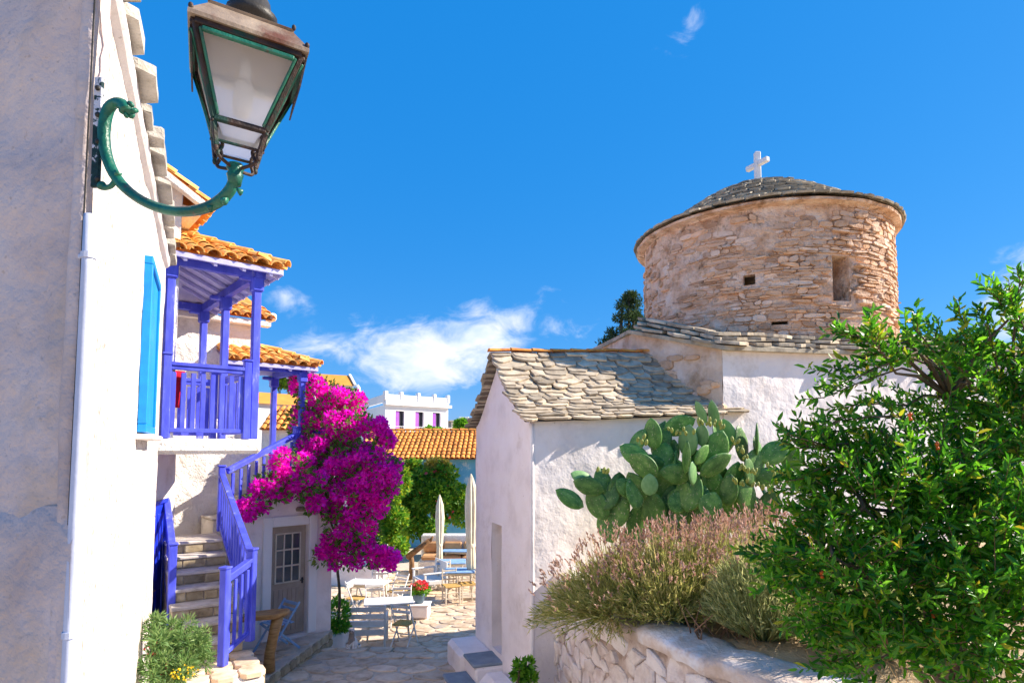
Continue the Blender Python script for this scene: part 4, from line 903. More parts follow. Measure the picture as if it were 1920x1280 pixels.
# wing behind the stairs
WR = V((-4.60, 11.00, 0)); wing = MB(); wing.wall(WR, -HU, 3.4, -HV, -3.6, 2.27, step=0.10, amp=0.03, seed=61, freq=2.5); wing.wall(WR, HV, 3.0, HU, -3.6, 2.27, step=0.2, amp=0.02, seed=63)
tag(wing.build('wing_wall', M['white_rough'], hb), 'rough plastered wing wall behind the balcony')
wr = MB(); o_ = WR + HU * 0.24 - HV * 0.20 + Z3 * 2.30; upw = (HV + Z3 * 0.45).normalized(); wr.add([o_, o_ - HU * 3.4, o_ - HU * 3.4 + upw * 2.0, o_ + upw * 2.0], [(0, 1, 2, 3)]); wroof = wr.build('wing_roof', M['tile_old'], hb)
tile_field(wroof, TILE, o_ - HU * 2.4 + Z3 * 0.02, HU, upw, 2.4, lambda s: 0.9, colw=0.2)
wr = MB(); wr.beam(WR + HU * 0.16 - HV * 0.11 + Z3 * 2.235, WR - HU * 3.2 - HV * 0.11 + Z3 * 2.235, 0.16, 0.09); wr.cbox(o_ + HV * 0.2 - HU * 0.02 + Z3 * 0.09, (0.12, 0.30, 0.14), HM, 0.03); wr.build('wing_cornice', M['white_rough'], hb)
# ground floor wall with cobalt door
G0 = V((-4.42, 7.0, 0)); G1 = V((-5.02, 9.20, 0)); GD = (G1 - G0).normalized(); GL = (G1 - G0).length; GN = V((GD.y, -GD.x, 0)); GM = Matrix((GD, -GN, Z3)).transposed()
gf = MB(); gf.wall(G0, GD, GL, GN, -3.6, -0.06, holes=[(1.16, 1.96, -2.75, -0.70, 0.10)], step=0.12, amp=0.015, seed=71); gf.wall(G1, V((-0.9, 0.3, 0)).normalized(), 2.0, V((0.3, 0.9, 0)).normalized(), -3.6, -0.06, step=0.4); gf.build('ground_floor_wall', M['white_rough'], hb)
t = MB(); q = G0 + GD * 1.56
for a, b_, z0, z1 in ((1.165, 1.215, -2.74, -0.71), (1.905, 1.955, -2.74, -0.71), (1.217, 1.903, -0.76, -0.71)): t.cbox(G0 + GD * ((a + b_) / 2) - GN * 0.02 + Z3 * ((z0 + z1) / 2), (b_ - a, 0.05, z1 - z0), GM, 0.006)
dframe = t.build('door_frame', M['blue_deep'], hb)
t = MB(); t.cbox(q - GN * 0.06 + Z3 * -1.75, (0.68, 0.035, 1.97), GM, 0.004); dr = t.build('door', M['blue_deep'], hb)
for z0, z1 in ((-2.6, -1.95), (-1.8, -0.9)):
    for a in (-0.165, 0.165): t = MB(); t.cbox(q + GD * a - GN * 0.037 + Z3 * ((z0 + z1) / 2), (0.24, 0.02, z1 - z0), GM, 0.01); t.build('panel', M['blue_deep'], dr)
t = MB(); t.cbox(q - GD * 0.28 - GN * 0.035 + Z3 * -1.92, (0.035, 0.012, 0.20), GM, 0.004); t.tube([q - GD * 0.28 - GN * 0.03 + Z3 * -1.88, q - GD * 0.28 + GN * 0.02 + Z3 * -1.88, q - GD * 0.19 + GN * 0.02 + Z3 * -1.885], 0.008, 6); t.build('handle', M['roof_metal'], dr)
# red towel over the rail
rt = MB(); vs = []
for i in range(7):
    for j in range(7):
        x = 0.16 * i / 6; z = -0.46 * j / 6; w = 0.03 * math.sin(i * 1.4) * (j / 6); vs.append(P0 + HU * (0.10 + x * (1 - 0.25 * j / 6)) + HV * (0.14 + w) + Z3 * (0.96 + z))
rt.add(vs, [(i * 7 + j, i * 7 + j + 1, i * 7 + 8 + j, i * 7 + 7 + j) for i in range(6) for j in range(6)])
t = rt.build('red_cloth', M['red_cloth'], None, smooth=True); sm = t.modifiers.new('thickness', 'SOLIDIFY'); sm.thickness = 0.012
tag(t, 'bright red cloth hanging behind the blue balcony rail', 'cloth')

# ================================================================== OUTSIDE STAIRS
SA = V((-0.56, 0.83, 0)).normalized(); SCc = V((SA.y, -SA.x, 0)); R0 = V((-3.22, 7.60, 0)); SW = 0.74; SM = Matrix((SCc, SA, Z3)).transposed()
ss = thing('stone_stairs', 'stone staircase with violet blue railings climbing to the balcony house', 'stairs', (-3.8, 8.4, -3.3))
NST, RISE, TR = 7, 0.166, 0.272; zb0 = -2.47
for i in range(NST):
    a0 = 0.16 + i * TR; z1 = zb0 + (i + 1) * RISE; t = MB(); c = R0 + SA * (a0 + (2.5 - a0) / 2 * (1 if i == NST - 1 else 0) + (TR / 2 + 0.02 if i < NST - 1 else 0)) - SCc * (SW / 2)
    dep = TR + 0.04 if i < NST - 1 else 2.5 - a0
    t.cbox(c + Z3 * ((z1 - 0.05 - 3.4) / 2), (SW, dep, z1 - 0.05 + 3.4), SM, 0.01); stp = t.build('step', M['grout'], ss)
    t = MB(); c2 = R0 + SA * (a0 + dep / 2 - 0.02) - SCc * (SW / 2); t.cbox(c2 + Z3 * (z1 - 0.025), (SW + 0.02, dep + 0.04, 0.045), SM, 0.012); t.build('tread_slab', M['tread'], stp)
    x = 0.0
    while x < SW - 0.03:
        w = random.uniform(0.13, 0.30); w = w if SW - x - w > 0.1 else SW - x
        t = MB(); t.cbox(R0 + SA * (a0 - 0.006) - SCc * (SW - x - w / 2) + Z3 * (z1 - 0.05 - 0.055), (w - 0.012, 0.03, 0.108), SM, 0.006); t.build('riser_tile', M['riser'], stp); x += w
zl = zb0 + NST * RISE
# bottom platform with stone facing
t = MB(); c = R0 + SA * -0.28 - SCc * 0.36; t.cbox(c + Z3 * ((zb0 - 3.5) / 2 - 0.02), (0.86, 0.92, 3.5 + zb0 - 0.04), SM, 0.05); plat = t.build('platform', M['white_rough'], ss)
for i in range(3):
    for j in range(3):
        t = MB(); q = R0 + SA * (-0.60 + 0.31 * i) - SCc * (0.62 - 0.285 * j + 0.0); poly = rounded([(-0.135, -0.145), (0.135, -0.14), (0.14, 0.145), (-0.13, 0.14)])
        slab(t, poly, lambda a, b_, h, q=q: tuple(q + SCc * a + SA * b_ + Z3 * (zb0 - 0.04 + h)), -0.01, 0.04 + random.uniform(0, 0.006), 0.01, 0.01); t.build('paving_stone', M['flag'], plat)
for i in range(4):
    for j in range(4):
        zc = -3.2 + 0.2 * j; q = R0 + SCc * 0.075 + SA * (-0.60 + 0.24 * i + (0.1 if j % 2 else 0)); poly = rounded([(-0.115, -0.09), (0.11, -0.085), (0.115, 0.088), (-0.11, 0.09)])
        t = MB(); slab(t, poly, lambda a, b_, h, q=q, zc=zc: tuple(q + SA * a + SCc * h + Z3 * (zc + b_)), -0.02, 0.025 + random.uniform(0, 0.02), 0.015, 0.06); t.build('facing_stone', M['riser'], plat)
# railings of the lower flight
N1 = V((-3.29, 7.16, 0)); N2 = R0 + SCc * 0.02
railing(ss, 'landing_railing', N1 + Z3 * -1.46, N2 + SCc * 0.02 - SA * 0.02 + Z3 * -1.32, 0.98, 4, bw=0.04, gap=0.1)
top_r = R0 + SA * 2.12; railing(ss, 'stair_railing', N2 + SA * 0.02 + Z3 * -1.24, top_r + Z3 * -0.36, 0.86, 12, newel=(False, True), bw=0.045)
lft = R0 - SCc * (SW - 0.02); railing(ss, 'stair_railing', lft + SA * 0.98 + Z3 * -1.32, lft + SA * 2.25 + Z3 * -0.62, 0.94, 10, newel=(True, False), bw=0.045)
# upper flight turning right to the terrace
U2 = HU; LP = R0 + SA * 2.05 + U2 * 0.02 + HV * 0.68; UM = Matrix((U2, HV, Z3)).transposed()
for i in range(5):
    z1 = zl + (i + 1) * 0.155; t = MB(); a0 = 0.05 + i * 0.26; c = LP + U2 * (a0 + 0.15) + HV * 0.36
    t.cbox(c + Z3 * ((z1 - 3.3) / 2), (0.30, 0.70, z1 + 3.3), UM, 0.01); stp = t.build('step', M['white_rough'], ss)
    t = MB(); t.cbox(c - U2 * 0.01 + Z3 * (z1 + 0.02), (0.31, 0.72, 0.04), UM, 0.01); t.build('tread_slab', M['tread'], stp)
zt2 = zl + 5 * 0.155
n0 = top_r + SCc * 0.02; n1 = LP + U2 * 1.36 + HV * 0.02
railing(ss, 'stair_railing', n0 + U2 * 0.06 + Z3 * -0.30, n1 + Z3 * 0.28, 0.86, 9, newel=(False, True), bw=0.05)

# ================================================================== CAFE BUILDING WITH THE DOOR
cf = thing('cafe_house', 'shaded white cafe front with taupe glazed door under the bougainvillea', 'building', (-4.0, 10.8, -3.3))
S0_ = V((-4.35, 9.90, 0)); S1_ = V((-3.185, 11.0, 0)); SU = (S1_ - S0_).normalized(); SL = (S1_ - S0_).length; SN = V((SU.y, -SU.x, 0)); SBm = Matrix((SU, -SN, Z3)).transposed()
def ctop(u): return min(-1.10 + 0.80 * max(0, u), -0.10)
w_ = MB(); w_.wall(S0_ - SU * 0.12, SU, SL + 0.12, SN, -4.2, lambda u: ctop(u - 0.12), holes=[(0.64, 1.28, -3.13, -1.30, 0.16)], step=0.10, amp=0.014, seed=81)
w_.wall(S1_, -SN, 2.2, SU, -4.3, -0.10, step=0.2, amp=0.012, seed=83); w_.build('wall', M['white'], cf)
t = MB(); t.cbox(S1_ - SU * 0.36 - SN * 1.1 + Z3 * -0.36, (0.70, 2.16, 0.48), SBm, 0.03); t.build('terrace_floor', M['white'], cf)
t = MB()
for a, b_, z0, z1 in ((0.37, 0.518, -3.13, -1.13), (1.162, 1.31, -3.13, -1.13), (0.52, 1.16, -1.298, -1.13)): t.cbox(S0_ + SU * ((a + b_) / 2) + SN * 0.025 + Z3 * ((z0 + z1) / 2), (b_ - a, 0.06, z1 - z0), SBm, 0.012)
t.build('door_surround', M['white_clean'], cf)
t = MB(); dc = S0_ + SU * 0.84; t.cbox(dc - SN * 0.115 + Z3 * -2.215, (0.62, 0.05, 1.81), SBm, 0.005); cdoor = t.build('door', M['door_taupe'], cf)
t = MB()
for i in range(3):
    for j in range(3):
        g = MB(); g.cbox(dc + SU * (-0.14 + 0.14 * i) - SN * 0.086 + Z3 * (-1.57 - 0.27 * j), (0.115, 0.012, 0.235), SBm, 0.003); g.build('pane', M['glass'], cdoor)
for i in range(4): t.cbox(dc + SU * (-0.21 + 0.14 * i) - SN * 0.08 + Z3 * -1.84, (0.022, 0.025, 0.83), SBm, 0.003)
for j in range(4): t.cbox(dc - SN * 0.0795 + Z3 * (-1.435 - 0.27 * j), (0.44, 0.022, 0.022), SBm, 0.003)
t.build('glazing_bars', M['cream_wood'], cdoor)
for i in range(6): g = MB(); g.cbox(dc + SU * (-0.19 + 0.076 * i) - SN * 0.084 + Z3 * -2.70, (0.07, 0.012, 0.70), SBm, 0.004); g.build('board', M['door_taupe'], cdoor)
t = MB(); t.cbox(dc + SU * 0.265 - SN * 0.083 + Z3 * -2.25, (0.03, 0.012, 0.10), SBm, 0.003); t.tube([dc + SU * 0.265 - SN * 0.08 + Z3 * -2.23, dc + SU * 0.265 - SN * 0.03 + Z3 * -2.23, dc + SU * 0.2 - SN * 0.03 + Z3 * -2.235], 0.008, 6); t.build('handle', M['black_iron'], cdoor)
t = MB(); q = S0_ + SU * 0.98 + SN * 0.06 + Z3 * -1.02; t.lathe([(0.0, -0.045), (0.07, -0.04), (0.08, 0.0), (0.06, 0.03), (0.0, 0.035)], q, 14); t.build('wall_light', M['roof_metal'], cf, smooth=True)
# terrace porch above
Q1 = V((-3.78, 11.0, 0)); Q2 = V((-4.62, 11.85, 0))
porch_roof(cf, Q1 + HU * 0.22 - HV * 0.16, HU, HV, 1.55, 1.5, 1.46, 0.42, [(Q1, -0.12), (Q2, -0.12)], 1.38, -0.12, TILE)
bm = MB(); bm.beam(Q1 - HU * 1.35 + Z3 * 1.40, Q1 + HU * 0.1 + Z3 * 1.40, 0.08, 0.12); bm.beam(Q1 - HV * 0.08 + Z3 * 1.402, Q2 + Z3 * 1.402, 0.08, 0.12); bm.build('beam', M['blue'], cf)
railing(cf, 'terrace_railing', V((n1.x, n1.y, 0.36)) + HU * 0.04, Q1 - HU * 0.02 + Z3 * 0.37, 0.80, 5, newel=(False, False), bw=0.05)
railing(cf, 'terrace_railing', Q1 + HU * 0.1 + Z3 * 0.36, S1_ - SU * 0.02 - SN * 0.12 + Z3 * 0.36, 0.44, 4, newel=(False, True), bw=0.05)
# low stone platform in front of the door
pf = [(-3.15, 10.98), (-3.30, 9.6), (-3.42, 8.30), (-3.95, 8.75), (-4.30, 9.80)]
t = MB(); t.prism(pf, -4.2, -3.16); pl = t.build('door_platform', M['grout'], cf)
cells = hexcells(-4.2, -3.1, 8.3, 10.9, 0.36, 0.32, 0.15)
def inpoly(x, y, P):
    c = False
    for i in range(len(P)):
        a, b_ = P[i], P[i - 1]
        if (a[1] > y) != (b_[1] > y) and x < (b_[0] - a[0]) * (y - a[1]) / (b_[1] - a[1]) + a[0]: c = not c
    return c
for c in cells:
    if all(inpoly(p[0], p[1], pf) for p in c):
        t = MB(); slab(t, rounded(inset(c, 0.012, 0.008)), lambda a, b_, h: (a, b_, -3.16 + h), -0.01, 0.014 + random.uniform(0, 0.01), 0.01, 0.01); t.build('paving_stone', M['flag'], pl)
for (a, b_) in ((pf[0], pf[1]), (pf[1], pf[2]), (pf[2], pf[3])):
    a = V((*a, 0)); b_ = V((*b_, 0)); d = (b_ - a).normalized(); L_ = (b_ - a).length; nn = V((-d.y, d.x, 0)); nn = nn if nn.x > 0 or nn.y < -0.5 else -nn; s = 0.0
    while s < L_ - 0.08:
        w = min(random.uniform(0.16, 0.34), L_ - s)
        for zlo in (-3.42, -3.29):
            t = MB(); poly = rounded([(s + 0.006, zlo), (s + w - 0.006, zlo), (s + w - 0.008, zlo + 0.118), (s + 0.008, zlo + 0.118)])
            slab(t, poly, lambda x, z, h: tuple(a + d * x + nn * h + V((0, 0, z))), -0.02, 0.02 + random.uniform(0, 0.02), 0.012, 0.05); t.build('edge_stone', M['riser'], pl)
        s += w
# ================================================================== WALL LAMP
wl_ = thing('wall_lamp', 'old iron street lantern on a curved green bracket at the near house corner', 'lamp', tuple(C0 + V((0.1, 0, 1.2))))
t = MB(); mp = at(181, 250, 2.40)
t.beam(at(179, 352, 2.40), at(187, 146, 2.40), 0.034, 0.018, up=V((0, -1, 0)), b=0.004); mount = t.build('wall_mount', M['mount'], wl_)
for y in (165, 215, 265, 335): t = MB(); q = at(183, y, 2.385); t.ellipsoid(q, (0.011, 0.009, 0.011), None, 8, 6); t.build('bolt', M['black_iron'], mount, smooth=True)
bp = [(238, 208), (230, 196), (216, 193), (204, 204), (197, 228), (195, 258), (200, 292), (213, 325), (236, 354), (268, 377), (306, 392), (345, 397), (385, 390), (415, 374), (434, 352), (440, 330)]
br = [11, 11, 10, 11, 11.5, 11.5, 11, 10.5, 10, 9.5, 9.5, 9.5, 10, 11, 10.5, 10]
def bez(pts, n):
    o = []; k = len(pts)
    for i in range(k - 1):
        p0, p1, p2, p3 = pts[max(i - 1, 0)], pts[i], pts[i + 1], pts[min(i + 2, k - 1)]
        for j in range(n):
            t = j / n; o.append(0.5 * ((2 * p1) + (p2 - p0) * t + (2 * p0 - 5 * p1 + 4 * p2 - p3) * t * t + (3 * p1 - p0 - 3 * p2 + p3) * t ** 3))
    return o + [pts[-1]]
cpts = bez([at(x, y, 2.40 - 0.20 * (x - 195) / 245) for x, y in bp], 3); crad = [v.x for v in bez([V((r_ / F_PX * 2.3, 0, 0)) for r_ in br], 3)]
t = MB(); t.tube(cpts, crad, 12); arm = t.build('bracket_arm', M['green_iron'], wl_, smooth=True)
t = MB(); q = at(240, 205, 2.375)
for i in range(9):
    a = i * 0.75; t.ellipsoid(q + V((0.022 * math.cos(a), random.uniform(-0.012, 0.012), 0.022 * math.sin(a) * 1.1)), (0.016, 0.012, 0.010), Matrix.Rotation(a, 3, 'Y'), 8, 6)
t.ellipsoid(q, (0.024, 0.018, 0.024), None, 10, 8); t.build('leaf_scroll', M['green_iron'], arm, smooth=True)
t = MB(); t.tube(bez([at(186, 349, 2.395), at(196, 352, 2.39), at(208, 349, 2.385), at(216, 338, 2.38)], 3), [0.012] * 4 + [0.010] * 6, 8); t.ellipsoid(at(191, 348, 2.39), (0.018, 0.014, 0.018), None, 10, 8); t.build('stay', M['green_iron'], arm, smooth=True)
for x, y, dx, dy in ((447, 360, 9, -3), (398, 392, -10, -8), (424, 378, -12, -6), (222, 322, -6, 12)):
    t = MB(); a = at(x, y, 2.19 + 0.2 * (440 - x) / 245); b_ = at(x + dx, y + dy, 2.19 + 0.2 * (440 - x) / 245); t.tube([a, (a + b_) / 2, b_], [0.016, 0.012, 0.003], 8); t.build('leaf', M['green_iron'], arm, smooth=True)
# lantern in its own frame: bottom at origin
LB = at(441, 318, 2.20)
ya = R(27); tilt = Matrix.Rotation(R(5.0), 3, 'Y') @ Matrix.Rotation(R(1.5), 3, 'X'); LM = tilt @ Matrix.Rotation(ya, 3, 'Z')
def Lp(x, y, z): return LB + LM @ V((x, y, z))
def lbar(t, a, b_, w=0.016): t.beam(Lp(*a), Lp(*b_), w, w, up=LM @ V((0.3, -1, 0.1)), b=0.003)
h0, h1, h2 = 0.070, 0.086, 0.172; z0, z1, z2 = 0.065, 0.135, 0.405
CR = ((-1, -1), (1, -1), (1, 1), (-1, 1)); t = MB()
for sx, sy in CR:
    lbar(t, (sx * h0, sy * h0, z0 - 0.02), (sx * h1, sy * h1, z1)); lbar(t, (sx * h1, sy * h1, z1), (sx * h2, sy * h2, z2), 0.018)
for k in range(4):
    a, b_ = CR[k], CR[(k + 1) % 4]
    for h, z, w in ((h0, z0, 0.010), (h1, z1, 0.020), (h2, z2, 0.026)): lbar(t, (a[0] * h, a[1] * h, z), (b_[0] * h, b_[1] * h, z), w)
fr = t.build('lantern_frame', M['rust_iron'], wl_)
for k in range(4):
    a, b_ = CR[k], CR[(k + 1) % 4]; g = MB()
    g.quad(Lp(a[0] * (h1 - .004), a[1] * (h1 - .004), z1), Lp(b_[0] * (h1 - .004), b_[1] * (h1 - .004), z1), Lp(b_[0] * (h2 - .006), b_[1] * (h2 - .006), z2), Lp(a[0] * (h2 - .006), a[1] * (h2 - .006), z2)); g.build('pane', M['frost'], fr)
    g = MB(); g.quad(Lp(a[0] * (h0 - .004), a[1] * (h0 - .004), z0), Lp(b_[0] * (h0 - .004), b_[1] * (h0 - .004), z0), Lp(b_[0] * (h1 - .004), b_[1] * (h1 - .004), z1), Lp(a[0] * (h1 - .004), a[1] * (h1 - .004), z1)); g.build('small_pane', M['frost'], fr)
    # green inner trim and hanging side plates
    g = MB(); c_ = ((a[0] + b_[0]) / 2, (a[1] + b_[1]) / 2); o_ = 0.008
    for q_ in (a, b_): lbar(g, (q_[0] * h1 * 0.86 + c_[0] * (h1 * .14 + o_), q_[1] * h1 * 0.86 + c_[1] * (h1 * .14 + o_), z1 + 0.010), (q_[0] * h2 * 0.89 + c_[0] * (h2 * .11 + o_), q_[1] * h2 * 0.89 + c_[1] * (h2 * .11 + o_), z2 - 0.02), 0.010)
    lbar(g, (a[0] * h2 * .86 + c_[0] * (h2 * .14 + o_), a[1] * h2 * .86 + c_[1] * (h2 * .14 + o_), z2 - 0.024), (b_[0] * h2 * .86 + c_[0] * (h2 * .14 + o_), b_[1] * h2 * .86 + c_[1] * (h2 * .14 + o_), z2 - 0.024), 0.016); g.build('door_trim', M['green_iron'], fr)
    if k in (1, 3):
        g = MB(); x_ = c_[0] * (h2 + 0.016); g.add([Lp(x_, -h2 * 0.9, z2 + 0.01), Lp(x_, h2 * 0.9, z2 + 0.01), Lp(x_ - c_[0] * 0.012, h2 * 0.86, z2 - 0.10), Lp(x_ - c_[0] * 0.012, -h2 * 0.86, z2 - 0.10)], [(0, 1, 2, 3)]); o2 = g.build('hanging_plate', M['rust_iron'], fr); o2.modifiers.new('t', 'SOLIDIFY').thickness = 0.006
t = MB(); vs = []
for h, z in ((h2 + 0.022, z2 + 0.008), (h2 + 0.022, z2 + 0.022), (h2 - 0.035, z2 + 0.095), (h2 - 0.03, z2 + 0.103), (h2 - 0.05, z2 + 0.115)):
    for sx, sy in CR: vs.append(Lp(sx * h, sy * h, z))
t.add(vs, [(4 * i + k, 4 * i + (k + 1) % 4, 4 * i + 4 + (k + 1) % 4, 4 * i + 4 + k) for i in range(4) for k in range(4)] + [(3, 2, 1, 0), (16, 17, 18, 19)]); lr = t.build('lantern_roof', M['roof_metal'], wl_)
t = MB(); t.lathe([(0.055, 0.0), (0.06, 0.03), (0.085, 0.045), (0.09, 0.07), (0.07, 0.075), (0.06, 0.12), (0.04, 0.15), (0.0, 0.16)], Lp(0, 0, z2 + 0.115), 20, M=LM); t.build('chimney', M['black_iron'], lr, smooth=True)
for sx, sy in CR:
    for h, z, r_ in ((h2 - 0.033, z2 + 0.11, 0.008), (h2 + 0.014, z2 + 0.034, 0.009)): t = MB(); t.ellipsoid(Lp(sx * h, sy * h, z), (r_, r_, r_ * 1.4), None, 8, 6); t.build('knob', M['rust_iron'], lr, smooth=True)
    t = MB(); t.ellipsoid(Lp(sx * h0 * 1.0, sy * h0 * 1.0, z0 - 0.028), (0.010, 0.010, 0.014), None, 8, 6); t.build('drop', M['rust_iron'], fr, smooth=True)
t = MB(); t.lathe([(0.0, 0.20), (0.028, 0.205), (0.034, 0.24), (0.034, 0.30), (0.028, 0.33), (0.0, 0.335)], Lp(0, 0, 0), 14, M=LM); t.tube([Lp(0, 0, 0.33), Lp(0, 0, 0.45)], 0.02, 10); t.build('bulb', M['white_clean'], wl_, smooth=True)
for sx, sy in CR:
    t = MB(); t.tube(bez([Lp(0, 0, 0.0), Lp(sx * 0.03, sy * 0.03, 0.006), Lp(sx * 0.062, sy * 0.062, 0.02), Lp(sx * 0.05, sy * 0.05, 0.06), Lp(sx * 0.07, sy * 0.07, 0.11), Lp(sx * (h1 + 0.006), sy * (h1 + 0.006), z1 - 0.01)], 4), 0.0065, 8); t.build('cradle_arm', M['rust_iron'], wl_, smooth=True)
t = MB(); t.lathe([(0.022, -0.06), (0.026, -0.035), (0.03, -0.02), (0.024, -0.01), (0.032, 0.005), (0.026, 0.02), (0.0, 0.022)], LB, 14); t.build('socket', M['green_iron'], wl_, smooth=True)

# ================================================================== HOUSES BEHIND THE TERRACE
TZ = -4.10
th_ = thing('tiled_outbuilding', 'long low outbuilding with weathered orange tile roof behind the hedge', 'building', (-4, 27, TZ))
xl, xr, ye, yr_, ze, zr = -6.6, -0.9, 25.6, 28.4, -0.42, 0.80
t = MB(); t.add([(xl, ye, ze - 0.03), (xr, ye, ze - 0.03), (xr - 0.5, yr_, zr - 0.03), (xl, yr_, zr - 0.03), (xr - 0.5, yr_ + 2.6, ze), (xl, yr_ + 2.6, ze)], [(0, 1, 2, 3), (3, 2, 4, 5)]); tr_ = t.build('roof', M['tile_old'], th_)
upt = V((0, yr_ - ye, zr - ze)); LT = upt.length; upt.normalize(); WT = xr - xl
tile_field(tr_, TILE_OLD, V((xl, ye, ze)), V((1, 0, 0)), upt, WT, lambda s: min(LT, (WT - s) * 6.0), colw=0.215, expo=0.345, lift=0.0)
t = MB(); t.wall((xl + 0.1, ye + 0.35), (1, 0, 0), WT - 0.2, (0, -1, 0), TZ, ze + 0.05, step=0.5, amp=0.02); t.wall((xr - 0.1, ye + 0.35), (0, 1, 0), 4.8, (1, 0, 0), TZ, -0.35, step=0.6); t.build('wall', M['wall_blueshade'], th_)
u = xl
while u < xr - 0.6:
    piece('ridge_tile', TILE_BIG, tr_, frame((0, 1, 0), (1, 0, 0), (0, 0, 1), (u, yr_, zr + 0.05)) if False else frame((0, -1, 0), (1, 0, 0), (0, 0, 1), (u, yr_, zr + 0.02))); u += 0.42
def box_house(name, label, c0, c1, depth, zb, zt, mat):
    c0 = V((*c0, 0)); c1 = V((*c1, 0)); d = (c1 - c0); L_ = d.length; d.normalize(); nn = V((d.y, -d.x, 0)); h = thing(name, label, 'building', tuple((c0 + c1) / 2 - nn * depth / 2 + V((0, 0, zb))))
    return h, c0, c1, d, L_, nn
h2, a, b_, d, L_, nn = box_house('flat_roofed_house', 'far white flat roofed house with three purple shuttered doors', at(722, 800, 34)[:2], at(840, 800, 37)[:2], 6, -4.3, 3.0, None)
HB2 = Matrix((d, -nn, Z3)).transposed(); wins = []
for px in (748, 784, 817):
    k = (px - 722) / 118.0; wins.append(k * L_)
t = MB(); t.wall(a, d, L_, nn, -4.3, 2.42, holes=[(w - 0.30, w + 0.30, 0.92, 2.12, 0.18) for w in wins], step=1.0, amp=0.0); bl = (at(664, 800, 42) - at(722, 800, 34)); bl = V((bl.x, bl.y, 0)); bL = bl.length; bl.normalize()
t.wall(a, bl, bL, V((bl.y, -bl.x, 0)) * (1 if V((bl.y, -bl.x, 0)).dot(V((-1, -1, 0))) > 0 else -1), -4.3, 2.42, step=1.0, amp=0.0); t.wall(b_, -nn, 8, d, -4.3, 2.42, step=2, amp=0)
t.add([a + Z3 * 2.42, b_ + Z3 * 2.42, b_ - nn * 8 + Z3 * 2.42, a + bl * bL + Z3 * 2.42], [(0, 1, 2, 3)]); t.build('wall', M['white_clean'], h2)
t = MB(); t.beam(a - d * 0.1 + nn * 0.06 + Z3 * 2.50, b_ + d * 0.12 + nn * 0.06 + Z3 * 2.50, 0.34, 0.16); t.build('cornice', M['white_clean'], h2)
t = MB(); t.beam(a + Z3 * 2.80, b_ + Z3 * 2.80, 0.16, 0.44); t.beam(a + bl * 0.1 + Z3 * 2.80, a + bl * bL + Z3 * 2.80, 0.16, 0.44); t.build('parapet', M['white_clean'], h2)
for k in (0.0, 0.23, 0.5, 0.76, 0.99): t = MB(); t.cbox(a + d * (L_ * k) + Z3 * 2.95, (0.22, 0.24, 0.50), HB2, 0.03); t.build('pier', M['white_clean'], h2)
for w in wins:
    for s in (-1, 1): t = MB(); t.cbox(a + d * (w + s * 0.15) - nn * (0.08 if s < 0 else 0.16) + Z3 * 1.52, (0.28, 0.05, 1.16), HB2, 0.01); t.build('shutter', M['purple'] if s < 0 else M['dark'], h2)  # the dark leaf is a sheet standing in for the shaded open doorway
t = MB(); t.beam(a + nn * 0.5 + Z3 * 1.22, b_ + nn * 0.5 + Z3 * 1.22, 0.03, 0.03)
for k in range(30): t.beam(a + d * (L_ * k / 29) + nn * 0.5 + Z3 * 0.85, a + d * (L_ * k / 29) + nn * 0.5 + Z3 * 1.21, 0.012, 0.012)
t.cbox((a + b_) / 2 + nn * 0.28 + Z3 * 0.80, (L_, 0.54, 0.08), HB2, 0.01); t.build('balcony', M['white_clean'], h2)
h1_, a, b_, d, L_, nn = box_house('hillside_house', 'far white house with plain orange roof above the bougainvillea', at(556, 740, 44)[:2], at(662, 740, 46)[:2], 7, -4.3, 4.6, None)
HB1 = Matrix((d, -nn, Z3)).transposed()
t = MB(); t.wall(a, d, L_, nn, -4.3, 4.75, holes=[(L_ * 0.80, L_ * 0.80 + 0.5, 3.55, 4.35, 0.2), (L_ * 0.68, L_ * 0.68 + 0.28, 3.7, 4.35, 0.2)], step=1.2, amp=0); t.wall(b_, -nn, 5, d, -4.3, lambda u: 4.75 + min(u, 1.4) * 0.6, step=1.2, amp=0); t.build('wall', M['white_clean'], h1_)
t = MB(); t.add([a - d * 0.2 + nn * 0.25 + Z3 * 4.68, b_ + d * 0.05 + nn * 0.25 + Z3 * 4.68, b_ + d * 0.05 - nn * 1.4 + Z3 * 5.62, a - d * 0.2 - nn * 1.4 + Z3 * 5.62, b_ - nn * 3.2 + Z3 * 4.7, a - nn * 3.2 + Z3 * 4.7], [(0, 1, 2, 3), (3, 2, 4, 5)]); rf = t.build('roof', M['tile_flat'], h1_)
t = MB(); t.beam(b_ + d * 0.08 + nn * 0.25 + Z3 * 4.72, b_ + d * 0.08 - nn * 1.4 + Z3 * 5.68, 0.18, 0.16); t.build('verge', M['white_clean'], rf)
for f, w in ((0.80, 0.5), (0.68, 0.28)): t = MB(); t.cbox(a + d * (L_ * f + w / 2) - nn * 0.16 + Z3 * 3.97, (w, 0.05, 0.78), HB1, 0.01); t.build('window', M['glass'], h1_)
t = MB(); q = at(671, 742, 46); t.lathe([(0.34, 0.0), (0.30, 0.4), (0.16, 0.75), (0.20, 0.8), (0.0, 1.1)], q - Z3 * 0.2, 12); t.lathe([(0.36, -8.0), (0.34, 0.0)], q - Z3 * 0.2, 12); tag(t.build('chimney', M['white_clean'], h1_), 'round white chimney beside the house')
h3, a, b_, d, L_, nn = box_house('orange_roofed_house', 'low orange roofed white house seen through the porch posts', at(470, 760, 27)[:2], at(572, 760, 29)[:2], 5, -4.3, 1.6, None)
t = MB(); t.wall(a, d, L_, nn, -4.3, 2.05, step=1.2, amp=0); t.wall(b_, -nn, 4, d, -4.3, 2.1, step=1.2, amp=0); t.build('wall', M['white_clean'], h3)
